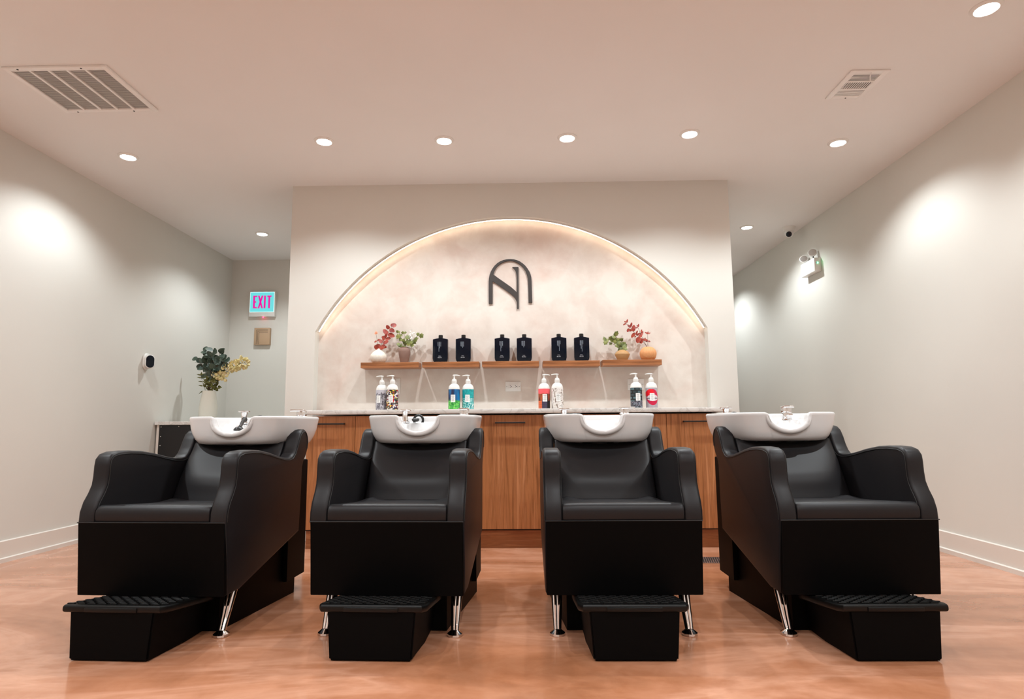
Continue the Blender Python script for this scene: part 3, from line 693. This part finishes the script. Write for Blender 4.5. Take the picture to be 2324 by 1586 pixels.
b = redset([((-.072, .15), (-.9, -.1), .028, .009), ((-.07, .155), (.3, 1), .026, .01), ((-.075, .158), (-.5, .9), .012, .006), ((-.05, .115), (.4, .9), .022, .008), ((-.04, .06), (.8, -.3), .03, .012), ((-.03, .045), (.5, .9), .03, .008)])
sprig('leaf_sprig', 'middle russet sprig with an upright tip in the orange vase', 'dried flower', R1, [([(.002, 0, -.05), (-.005, 0, .0), (-.03, 0, .05), (-.055, 0, .11), (-.07, 0, .152)], .0013)], b, M['redleaf'], M['stem'], 'russet sprigs')
b = redset([((.002, .1), (-.9, .7), .026, .01), ((.002, .1), (.9, .4), .02, .008), ((.0, .1), (.2, 1), .02, .006), ((.0, .045), (-.7, .7), .022, .01), ((.0, .045), (.9, -.3), .018, .01), ((.0, .046), (-.9, -.1), .016, .008)])
sprig('leaf_sprig', 'short upright russet sprig at the right of the orange vase', 'dried flower', R1, [([(.004, 0, -.05), (.0, 0, .02), (.001, 0, .06), (.002, 0, .1)], .0012)], b, M['redleaf'], M['stem'], 'russet sprigs')

# tall vase in the alcove
VX, VY, VZ = -3.01, 5.78, .893
b = B(); lathe(b, [(.05, 0), (.068, .004), (.079, .03), (.083, .08), (.081, .14), (.073, .2), (.064, .25), (.059, .285), (.0595, .292), (.055, .292), (.053, .27)], seg=48)
o = obj('tall_vase', b, plain('ivory_glaze', rgb(224, 220, 208), .2), None, 50); o.location = (VX, VY, VZ); tag(o, 'tall ivory vase on the low cabinet in the left alcove', 'vase')
V0 = (VX, VY, VZ + .29)
def v2(x, y): return ((x - 470) * .000494 * 1.0, (990 - y) * .000494)   # offsets measured on the vase plane
b = B(); st = []
for tipx, tipy in ((150, 330), (300, 200), (330, 380), (440, 300), (520, 200), (520, 420), (640, 260), (690, 330), (770, 300), (640, 470), (700, 560), (280, 500), (560, 560), (610, 400), (820, 380), (400, 420)):
    X_, Z_ = v2(tipx, tipy); yo = random.uniform(-.06, .06); tip = Vector((X_, yo, Z_)); base = Vector((random.uniform(-.02, .02), 0, -.1))
    c = [base.lerp(tip, k / 8) + Vector((X_ * .25 * -math.sin(PI * k / 8), 0, 0)) for k in range(9)]; st.append((c, .0016))
    for k in range(5):
        q = c[8 - k // 2] if k < 4 else c[6]
        leaf(b, q, (random.uniform(-1, 1), random.uniform(-.8, .2), random.uniform(-.7, 1)), random.uniform(.05, .072), random.uniform(.048, .064), .1, .12)
sprig('eucalyptus_bunch', 'dark blue green eucalyptus bunch in the tall ivory vase', 'plant', V0, st, b, M['eucalyptus'], M['stem'])
b = B(); st = []
for cx, cy, n_, sp in ((1110, 450, 100, .055), (960, 510, 80, .045), (830, 570, 70, .042), (700, 700, 44, .036), (780, 740, 16, .02), (620, 680, 30, .028)):
    X_, Z_ = v2(cx, cy)
    for k in range(n_):
        d = Vector((random.gauss(0, 1), random.gauss(0, 1), random.gauss(0, 1))).normalized(); q = Vector((X_, -.02, Z_)) + d * sp * random.uniform(.6, 1)
        leaf(b, q, d + Vector((random.uniform(-.5, .5), 0, random.uniform(-.5, .5))), .026, .022, .3, .2)
X_, Z_ = v2(1100, 450); st.append(([(0, 0, -.1), (.03, 0, .06), (.12, 0, .16), (X_ * .7, -.01, Z_ * .8), (X_, -.02, Z_)], .002))
X_, Z_ = v2(720, 700); st.append(([(0, 0, -.1), (.03, 0, .04), (X_, -.02, Z_)], .0016))
sprig('flower_spray', 'cream and yellow blossom spray reaching right out of the ivory vase', 'dried flower', V0, st, b, M['cream'], M['greenstem'])
b = B(); st = []
X_, Z_ = v2(330, 690); c = [Vector((0, 0, -.08)), Vector((-.02, -.03, .0)), Vector((-.045, -.035, .07)), Vector((X_, -.04, Z_))]; st.append((c, .0014))
for k, (x, y) in enumerate(((385, 900), (375, 820), (350, 745), (340, 690))):
    X_, Z_ = v2(x, y)
    for s_ in (-1, 1): leaf(b, (X_, -.04, Z_), (s_, -.1, .25 if s_ < 0 else .5), .045, .014, 1, .2, (0, -1, .6))
X_, Z_ = v2(340, 700); leaf(b, (X_, -.04, Z_), (.1, 0, 1), .04, .018, 1, .2)
for k in range(46):
    X_, Z_ = v2(random.uniform(430, 660), random.uniform(760, 985)); leaf(b, (X_, random.uniform(-.05, .03), Z_), (random.uniform(-1, 1), random.uniform(-.6, .2), random.uniform(-.6, 1)), .045, .024, 1, .2)
leaf(b, (-.04, -.03, 0), (-.7, -.3, -.5), .05, .018, 1, .3); leaf(b, (.08, -.02, .02), (1, 0, .15), .04, .012, 1, .2)
sprig('leaf_filler', 'olive green small leaf sprays around the mouth of the ivory vase', 'plant', V0, st, b, M['olive'], M['greenstem'])

# ------------------------------------------------------------------ exit sign, chime, wall camera, emergency lamp, dome camera
t = thing('exit_sign', 'square lit sign reading EXIT in magenta on aqua, on alcove back wall', 'exit sign', (-2.94, YB, 2.07))
b = B(); box(b, -.146, .146, -.05, -.001, 0, .285, .004, 2); obj('housing', b, M['white'], t)
b = B(); box(b, -.137, .137, -.0525, -.0495, .05, .279); obj('lit_border', b, M['exitedge'], t)
b = B(); box(b, -.133, .133, -.054, -.052, .054, .275); obj('lit_face', b, M['exitface'], t)
b = B(); y0, y1 = -.0565, -.0535
def bar(p, q, w):  # slanted bar in x,z
    prism(b, [(p[0] - w / 2, p[1]), (p[0] + w / 2, p[1]), (q[0] + w / 2, q[1]), (q[0] - w / 2, q[1])], 'y', y0, y1)
lz0, lz1 = .092, .237
bar((-.09, lz0), (-.09, lz1), .021)
for z, l in ((lz0, .045), (lz1 - .016, .045), ((lz0 + lz1) / 2 - .008, .035)): box(b, -.1, -.1 + l, y0 + .0001, y1, z, z + .016)
bar((-.038, lz0), (.004, lz1), .019); bar((.004, lz0), (-.038, lz1), .019)
bar((.032, lz0), (.032, lz1), .02); bar((.082, lz0), (.082, lz1), .02); box(b, .058, .106, y0 + .0001, y1, lz1 - .016, lz1)
obj('exit_letters', b, M['exittext'], t)
b = B(); lathe(b, [(.005, -.012), (.005, 0)], (.01, -.03, 0), 12); obj('indicator_lamp', b, M['red_led'], t)
t = thing('door_chime', 'tan square chime box with nested corner grooves below the exit sign', 'chime', (-2.93, YB, 1.75))
b = B(); box(b, -.088, .088, -.045, -.001, 0, .192, .003, 2); obj('housing', b, M['tan'], t)
b = B()
for k in range(3):
    o_ = .026 + k * .014; box(b, -.088 + o_, -.088 + o_ + .003, -.0458, -.0448, .005, .192 - o_); box(b, -.088 + o_, .068, -.0458, -.0448, .192 - o_, .192 - o_ + .003)
obj('groove', b, M['seam'], t)
t = thing('wall_camera', 'white oval wall camera with black face on the left wall', 'camera', (XL, 5.26, 1.415))
def stadium(w, h, n=16):
    r = w / 2; return [(r * math.cos(a) , (h / 2 - r) + r * math.sin(a)) for a in [PI * k / n for k in range(n + 1)]] + [(r * math.cos(a), -(h / 2 - r) + r * math.sin(a)) for a in [PI + PI * k / n for k in range(n + 1)]]
b = B(); prism(b, stadium(.092, .145), 'x', .001, .022, .008, 4); obj('mounting_plate', b, M['white'], t)
aim = Matrix.Rotation(math.radians(-38), 3, 'Z')
b = B(); prism(b, stadium(.08, .122), 'x', -.02, .022, .007, 4); bmesh.ops.rotate(b, verts=b.verts[:], cent=(0, 0, 0), matrix=aim); bmesh.ops.translate(b, verts=b.verts[:], vec=(.044, -.014, -.003)); obj('body', b, M['white'], t)
b = B(); prism(b, stadium(.066, .108), 'x', .02, .0245, .002, 3); bmesh.ops.rotate(b, verts=b.verts[:], cent=(0, 0, 0), matrix=aim); bmesh.ops.translate(b, verts=b.verts[:], vec=(.044, -.014, -.003)); obj('black_face', b, M['navyglass'], t)
t = thing('emergency_light', 'white emergency light box with two round heads and green indicator, high on right wall', 'emergency light', (XR, 5.645, 2.278))
b = B(); box(b, -.064, -.001, -.138, .138, -.058, .066, .003, 2); obj('housing', b, M['white'], t)
for yy, xx, zz in ((.1, -.045, .098), (-.075, -.045, .112)):
    b = B(); lathe(b, [(.006, -.012), (.03, -.01), (.037, .002), (.038, .016), (.034, .018)], (0, 0, 0), 28)
    rm = Matrix.Rotation(math.radians(70), 3, 'X') @ Matrix.Rotation(math.radians(-28), 3, 'Y')
    bmesh.ops.rotate(b, verts=b.verts[:], cent=(0, 0, 0), matrix=rm); bmesh.ops.translate(b, verts=b.verts[:], vec=(xx, yy, zz + .012))
    h_ = obj('lamp_head', b, M['white'], t)
    b = B(); lathe(b, [(.033, .0182), (.02, .0205), (.002, .021)], (0, 0, 0), 28)
    bmesh.ops.rotate(b, verts=b.verts[:], cent=(0, 0, 0), matrix=rm); bmesh.ops.translate(b, verts=b.verts[:], vec=(xx, yy, zz + .012)); obj('reflector', b, M['silver'], h_)
    b = B(); tube(b, [(xx + .01, yy, .062), (xx + .006, yy, .08), (xx + .004, yy, zz)], .006, 8); obj('swivel', b, M['rubber'], h_)
b = B(); lathe(b, [(.0045, -.003), (.0045, 0)], (-.035, -.138, .018), 12, axis='y'); obj('indicator_lamp', b, M['green_led'], t)
b = B(); lathe(b, [(.004, -.002), (.004, 0)], (-.045, -.138, .018), 12, axis='y'); obj('test_button', b, M['slot'], t)
t = thing('dome_camera', 'white ceiling camera with black eye in the right passage', 'camera', (2.6, 5.82, ZC))
b = B(); lathe(b, [(.03, -.045), (.046, -.04), (.055, -.02), (.058, -.003), (.058, 0)], seg=36); obj('mount', b, M['white'], t)
b = B(); ball(b, (0, 0, -.058), .042); obj('eyeball', b, M['white'], t)
b = B(); lathe(b, [(.027, .0), (.026, .012), (.018, .0155), (.001, .0165)], (0, 0, 0), 28)
dv = Vector((-.42, -.75, -.55)).normalized(); rm = dv.to_track_quat('Z', 'Y').to_matrix(); bmesh.ops.rotate(b, verts=b.verts[:], cent=(0, 0, 0), matrix=rm)
bmesh.ops.translate(b, verts=b.verts[:], vec=Vector((0, 0, -.058)) + dv * .0325); obj('lens', b, M['navyglass'], t)
# floor drain
t = thing('floor_drain', 'metal floor drain grate between the third and fourth wash chairs', 'drain', (1.13, 3.93, 0), math.radians(-3))
b = B()
for x0, x1, y0, y1 in ((-.2, .2, -.085, -.077), (-.2, .2, .077, .085), (-.2, -.192, -.085, .085), (.192, .2, -.085, .085)): box(b, x0, x1, y0, y1, 0.0003, .003)
obj('frame', b, M['silver'], t)
b = B(); box(b, -.193, .193, -.078, .078, .0002, .001); obj('sump', b, M['slot'], t)
b = B()
for k in range(30):
    x = -.2 + k * .0133; prism(b, [(x - .012, -.077), (x - .007, -.077), (x + .017, .077), (x + .012, .077)], 'z', .001, .0028)
obj('grate', b, M['silver'], t)

# ------------------------------------------------------------------ wash chairs
Y0C = 2.9
def Y(w): return w - Y0C
ARM = [(2.528, .172), (2.516, .30), (2.489, .46), (2.491, .50), (2.506, .54), (2.53, .575), (2.545, .605), (2.55, .64), (2.551, .68), (2.556, .71), (2.575, .73), (2.61, .739), (2.68, .741), (2.76, .736), (2.85, .722), (2.94, .703), (3.01, .691),
       (3.06, .687), (3.095, .692), (3.12, .71), (3.14, .74), (3.158, .775), (3.178, .805), (3.205, .822), (3.235, .826), (3.262, .815), (3.28, .79), (3.288, .76), (3.282, .72), (3.262, .685), (3.235, .66), (3.22, .63), (3.215, .45), (3.205, .31), (2.63, .172)]
ARM = [(Y(a), z) for a, z in ARM]
def smooth_closed(pts, it=1):
    return pts
def inset(pts, d):
    out = []
    n = len(pts)
    for i in range(n):
        a, b_, c = Vector(pts[i - 1]), Vector(pts[i]), Vector(pts[(i + 1) % n])
        e1 = (b_ - a).normalized(); e2 = (c - b_).normalized(); nn = Vector((e1.y, -e1.x)) + Vector((e2.y, -e2.x)); nn.normalize(); out.append(b_ + nn * d)
    return out
def make_chair(label):
    t = thing('wash_chair', label, 'salon wash chair', (0, Y0C, 0), 0, 'black shampoo wash chairs in a row')
    # arms with side panels
    for s in (-1, 1):
        b = B(); xo, xi = s * .312, s * .243
        prism(b, ARM, 'x', min(xo, xi), max(xo, xi), .0115, 4)
        ins = inset(ARM, .013)
        for xs in (s * .3125, s * .2425):
            tube(b, [(xs, p.x, p.y) for p in ins[2:29]], .0022, 6, mi=1)
        obj('armrest', b, [M['leather'], M['seam']], t, 50)
    # front apron
    b = B(); prism(b, [(Y(2.512), .172), (Y(2.487), .459), (Y(2.53), .459), (Y(2.545), .172)], 'x', -.3085, .3085, .006, 3); box(b, -.24, .24, Y(2.54), Y(3.15), .18, .4)
    tube(b, [(-.31, Y(2.487), .4605), (.31, Y(2.487), .4605)], .0022, 6, mi=1)
    obj('front_panel', b, [M['vinyl'], M['seam']], t)
    # seat
    def seat_top(x, y): return .527 - .045 * (y - Y(2.5)) / .5 + .016 * math.exp(-((abs(x) - .185) / .04) ** 2 - ((y - Y(2.93)) / .07) ** 2)
    b = B(); NU, NV = 40, 36; V = []; hx = .241; ya, yb = Y(2.494), Y(3.06)
    tt = bmesh.new()
    sec = [(-.001, .463), (-.004, .475), (-.005, .495), (-.002, .512), (.008, .523), (.022, .5275)]
    ys = [(ya + dy, z, 0) for dy, z in sec] + [(ya + .022 + (yb - ya - .022) * k / 26, None, 1) for k in range(1, 27)]
    for i in range(NU + 1):
        u = -1 + 2 * i / NU; x = hx * math.sin(u * PI / 2); e = (max(0, 1 - abs(math.sin(u * PI / 2)) ** 10)) ** .1; row = []
        for y, z, f in ys:
            zz = z if z is not None else seat_top(x, y) + .004 * (1 - (x / hx) ** 2)
            row.append(tt.verts.new((x, y + (.004 * (1 - e) * 3 if not f else 0), zz - (.018 * (1 - e) if (f or z > .5) else 0))))
        V.append(row)
    for i in range(NU):
        for j in range(len(ys) - 1): tt.faces.new((V[i][j], V[i + 1][j], V[i + 1][j + 1], V[i][j + 1]))
    merge(b, tt); box(b, -hx + .002, hx - .002, ya + .004, yb, .44, .49); obj('seat', b, M['leather'], t, 60)
    # backrest
    def bk(u, v):
        x = .241 * u; k = (v + 1) / 2; top = .752 + .03 * (abs(u)) ** 2.2
        z = .462 + (top - .462) * k; y = Y(2.965) + .175 * k + .012 * k * k
        y -= .022 * math.exp(-((k - .42) / .2) ** 2) * (1 - u ** 4) - .008 * math.exp(-((k - .85) / .12) ** 2)
        n = Vector((u * .05, -.86, .5)).normalized(); return Vector((x, y - .012, z)), n
    b = B(); cushion(b, 0, 0, 0, bk, .05, 6); obj('backrest', b, M['leather'], t, 70)
    # pedestal
    b = B()
    prism(b, [(-.289, Y(3.13)), (.289, Y(3.13)), (.289, Y(3.34)), (.24, Y(3.395)), (-.24, Y(3.395)), (-.289, Y(3.34))], 'z', .075, .665, .006, 2)
    prism(b, [(-.222, Y(2.64)), (.222, Y(2.64)), (.279, Y(3.24)), (.225, Y(3.37)), (-.225, Y(3.37)), (-.279, Y(3.24))], 'z', 0, .45)
    obj('pedestal', b, M['vinyl'], t)
    b = B(); tube(b, [(0, Y(3.3), .64), (0, Y(3.31), .76)], .09, 24); obj('basin_support', b, M['blackmetal'], t)
    # front legs
    for s in (-1, 1):
        b = B()
        p0, p1 = Vector((s * .262, Y(2.665), .185)), Vector((s * .265, Y(2.585), .02))
        for dx in (-.009, .009): tube(b, [p0 + Vector((dx, 0, 0)), p1 + Vector((dx * .55, 0, 0))], [.0165, .0115], 20)
        lathe(b, [(.012, .024), (.016, .022), (.031, .01), (.0315, .003), (.029, 0)], (s * .265, Y(2.583), 0), 32)
        obj('leg', b, M['chrome'], t, 40, label='polished chrome front leg with round foot')
    # footrest
    b = B()
    def taper(pts0, z0, pts1, z1):
        q = bmesh.new(); A = [q.verts.new((x, y, z0)) for x, y in pts0]; D = [q.verts.new((x, y, z1)) for x, y in pts1]; n = len(A)
        q.faces.new(A[::-1]); q.faces.new(D)
        for i in range(n): q.faces.new((A[i], A[(i + 1) % n], D[(i + 1) % n], D[i]))
        bmesh.ops.bevel(q, geom=q.edges[:], offset=.006, segments=2, affect='EDGES', clamp_overlap=True); merge(b, q)
    taper([(-.15, Y(2.297)), (.15, Y(2.297)), (.16, Y(2.5)), (.16, Y(2.7)), (-.16, Y(2.7)), (-.16, Y(2.5))], .003,
          [(-.163, Y(2.302)), (.163, Y(2.302)), (.174, Y(2.5)), (.174, Y(2.7)), (-.174, Y(2.7)), (-.174, Y(2.5))], .185)
    def sink(bm):
        for v in bm.verts:
            if v.co.z > .12: v.co.z -= .13 * max(0, v.co.y - Y(2.30)) + .004
    sink(b); f = obj('footrest', b, M['vinyl'], t)
    b = B()
    prism(b, [(-.202, Y(2.33)), (-.186, Y(2.296)), (.186, Y(2.296)), (.202, Y(2.33)), (.202, Y(2.63)), (-.202, Y(2.63))], 'z', .173, .2, .009, 3)
    box(b, -.1, .1, Y(2.291), Y(2.31), .176, .192, .003, 2)
    for k in range(13):
        y = Y(2.325) + k * .022
        for m_ in range(9):
            x = -.165 + m_ * .04125 + (.01 if k % 2 else -.01); box(b, x - .014, x + .014, y - .006, y + .006, .199, .2035, .001, 1)
    sink(b); obj('tread_plate', b, M['plastic'], f)
    b = B()
    for x in (-.13, .13): lathe(b, [(.008, 0), (.008, .006)], (x, Y(2.34), 0), 12)
    obj('rubber_foot', b, M['rubber'], f)
    # basin
    A_, B_, n_ = .285, .272, 4.2; cy = Y(3.338); ZR = .893
    def se(th, n=n_):
        c_, s_ = math.cos(th), math.sin(th); return math.copysign(abs(c_) ** (2 / n), c_), math.copysign(abs(s_) ** (2 / n), s_)
    ths = []
    NT_ = 240
    for k in range(NT_): ths.append(2 * PI * k / NT_)
    # denser samples across the notch
    def notch(x, front):
        if not front: return 0.
        u = abs(x) / .098
        if u >= 1.18: return 0.
        core = .086 * math.sqrt(max(0, 1 - min(1, u) ** 2.1)) 
        sh = max(0, 1 - max(0, (u - .9)) / .28) if u > .9 else 1.
        return max(core, .012 * (1.18 - u) / .28 if u > .9 else core)
    xs_f = [-.2 + .4 * k / 100 for k in range(101)]
    ring = [(x, -1) for x in xs_f]                     # front edge by x
    # continue round: right, rear, left using angle from the point matching x=.2 on front
    def ang(x): # angle on front side for x
        return -math.acos((x / A_) ** (n_ / 2))
    a_start = ang(.2); a_end = -PI - a_start + 2 * PI
    N2 = 150
    pts = []
    for x in xs_f:
        y = -B_ * (1 - abs(x / A_) ** n_) ** (1 / n_); pts.append((x, y, True))
    for k in range(1, N2):
        a = a_start + (a_end - a_start) * k / N2; sx, sy = se(a); pts.append((A_ * sx, B_ * sy, False))
    b = B(); q = bmesh.new(); rings = []
    for x, y, fr in pts:
        d = notch(x, fr); zr = ZR - d; rad = Vector((x, y)); L = rad.length; rad.normalize()
        rear = max(0, min(1, (y / B_ - .2) / .35)); side = 1 - abs(y / B_) ** 3
        lip = .010 * min(1, d / .03)
        P_ = []
        def add(scale, off, z, sx=None): P_.append((x * (sx if sx is not None else scale) + rad.x * off, y * scale + rad.y * off + cy, z))
        fw = max(0, min(1, (-y / B_ - .3) / .5))          # 1 on the front face
        zlow = .757 * fw + .735 * (1 - fw)
        dn = zr - zlow; f_ = lambda a_, b_: a_ * fw + b_ * (1 - fw)
        add(.12, 0, f_(.75, .715)); add(.45, 0, f_(.75, .716)); add(f_(.7, .6), 0, f_(.75, .72), .58)
        add(f_(.86, .72), 0, zlow - .006, .72); add(f_(.93, .81), 0, zlow, .81); add(f_(.965, .87), 0, zlow + dn * .14, .875)
        add(f_(.98, .92), 0, zlow + dn * .33, .93); add(f_(.99, .96), lip * .1, zlow + dn * .55, .968); add(f_(.995, .985), lip * .4, zlow + dn * .78, .988)
        add(1., lip, zr - .016); add(1., lip + .001, zr - .008); add(1., lip - .003, zr - .001); add(1., -.010, zr + .001)
        add(1., -.020, zr - .002); add(1., -.026, zr - .009)
        zin = zr - .03
        dk = .858
        add(1., -.031, zin * (1 - rear) + rear * (dk + .006))
        add(.84 * (1 - rear) + .87 * rear, 0, max(.79, zr - .055) * (1 - rear) + rear * dk); add(.74 * (1 - rear) + .66 * rear, 0, .788 * (1 - rear) + rear * dk)
        add(.66 * (1 - rear) + .60 * rear, 0, .78 * (1 - rear) + rear * (dk - .008)); add(.5, 0, .772); add(.3, 0, .768); add(.12, 0, .765)
        rings.append([q.verts.new(p) for p in P_])
    nR = len(rings)
    for i in range(nR):
        a_, c_ = rings[i], rings[(i + 1) % nR]
        for j in range(len(a_) - 1): q.faces.new((a_[j], c_[j], c_[j + 1], a_[j + 1]))
    q.faces.new([r[0] for r in rings]); q.faces.new([r[-1] for r in rings][::-1])
    bmesh.ops.recalc_face_normals(q, faces=q.faces[:]); merge(b, q)
    # rolled collar round the neck notch
    col = []
    for k in range(49):
        a = PI * k / 48; x = -.108 * math.cos(a); zc = ZR - .007 - .087 * (math.sin(a) ** .92)
        yy = -B_ * (1 - abs(x / A_) ** n_) ** (1 / n_) + cy + .004 - .004 * math.sin(a); col.append((x, yy, zc))
    tube(b, col, [.0045 + .0095 * min(1, math.sin(PI * k / 48) * 1.7) for k in range(49)], 12)
    bs = obj('basin', b, M['ceramic'], t, 60)
    b = B(); lathe(b, [(.03, .7655), (.028, .768), (.01, .7675), (.001, .767)], (0, cy, 0), 24); obj('drain_strainer', b, M['chrome'], bs)
    b = B()
    prism(b, [(-.06 * math.cos(PI * k / 16), Y(3.118) + .035 * math.sin(PI * k / 16)) for k in range(17)], 'z', .795, .8125, .004, 3); obj('neck_pad', b, M['rubber'], bs)
    # diverter tap with flat wing top (left), lever mixer (right), hose
    b = B(); cx, cyy = -.163, Y(3.5)
    lathe(b, [(.026, .857), (.026, .864), (.019, .867), (.017, .88), (.014, .9), (.017, .915), (.018, .924)], (cx, cyy, 0), 28)
    box(b, cx - .031, cx + .031, cyy - .012, cyy + .012, .924, .932, .003, 2)
    obj('diverter_tap', b, M['chrome'], bs)
    b = B(); lathe(b, [(.03, 0), (.029, .006), (.026, .008), (.0255, .04), (.0275, .042), (.0285, .062), (.027, .072), (.022, .075)], (0, 0, 0), 32)
    box(b, -.027, .027, -.062, .02, .068, .08, .004, 3)
    box(b, -.012, .012, -.085, -.02, .018, .034, .006, 3)
    mx = obj('mixer_tap', b, M['chrome'], bs); mx.location = (.178, Y(3.5), .857)
    b = B()
    tube(b, [(-.098 + .027 * math.cos(a), Y(3.56), .872 + .028 * math.sin(a)) for a in [PI * (-.2 + 1.4 * k / 20) for k in range(21)]], .007, 10)
    lathe(b, [(.012, 0), (.02, .006), (.022, .014), (.016, .02)], (-.1, Y(3.49), .862), 24); obj('shower_hose', b, M['rubber'], bs, label='black shower hose loop')
    return t
CH = [(-1.484, 'black wash chair with white basin, leftmost of the four, beside the left wall'),
      (-.541, 'black wash chair with white basin, second from left, below the flowery pump bottle'),
      (.390, 'black wash chair with white basin, third from left, right of the bare cabinet gap'),
      (1.311, 'black wash chair with white basin, rightmost of the four, beside the right wall')]
proto = make_chair(CH[0][1]); proto.location = (CH[0][0], Y0C, 0)
chairs = [proto]
proto.rotation_euler.z = math.radians(-3.0)
for (x, lb), rz in zip(CH[1:], (-2, 0, .5)): chairs.append(dup(proto, (x, Y0C, 0), lb, math.radians(rz)))
for ch, a in zip(chairs, (75, 0, -35, 8)):
    for c in ch.children:
        if c.name.startswith('basin') and not c.name.startswith('basin_s'):
            for g in c.children:
                if g.name.startswith('mixer_tap'): g.rotation_euler = (0, 0, math.radians(-a))
# hand shower lying in the first basin
t = thing('hand_shower', 'black hand shower hanging in the leftmost basin', 'shower head', (-1.535, 3.3, .826))
b = B(); tube(b, [(-.045, .14, .058), (-.032, .11, .056), (-.028, .08, .042), (-.018, .04, .022), (-.01, .01, .012)], [.009, .0095, .0095, .009, .009], 12); obj('handle', b, M['rubber'], t)
b = B(); ball(b, (-.05, .15, .056), .015); obj('holder_knob', b, M['rubber'], t)
b = B(); lathe(b, [(.008, .016), (.018, .012), (.026, .002), (.027, -.004), (.022, -.007)], (-.008, -.005, .0), 28); obj('spray_head', b, M['rubber'], t)
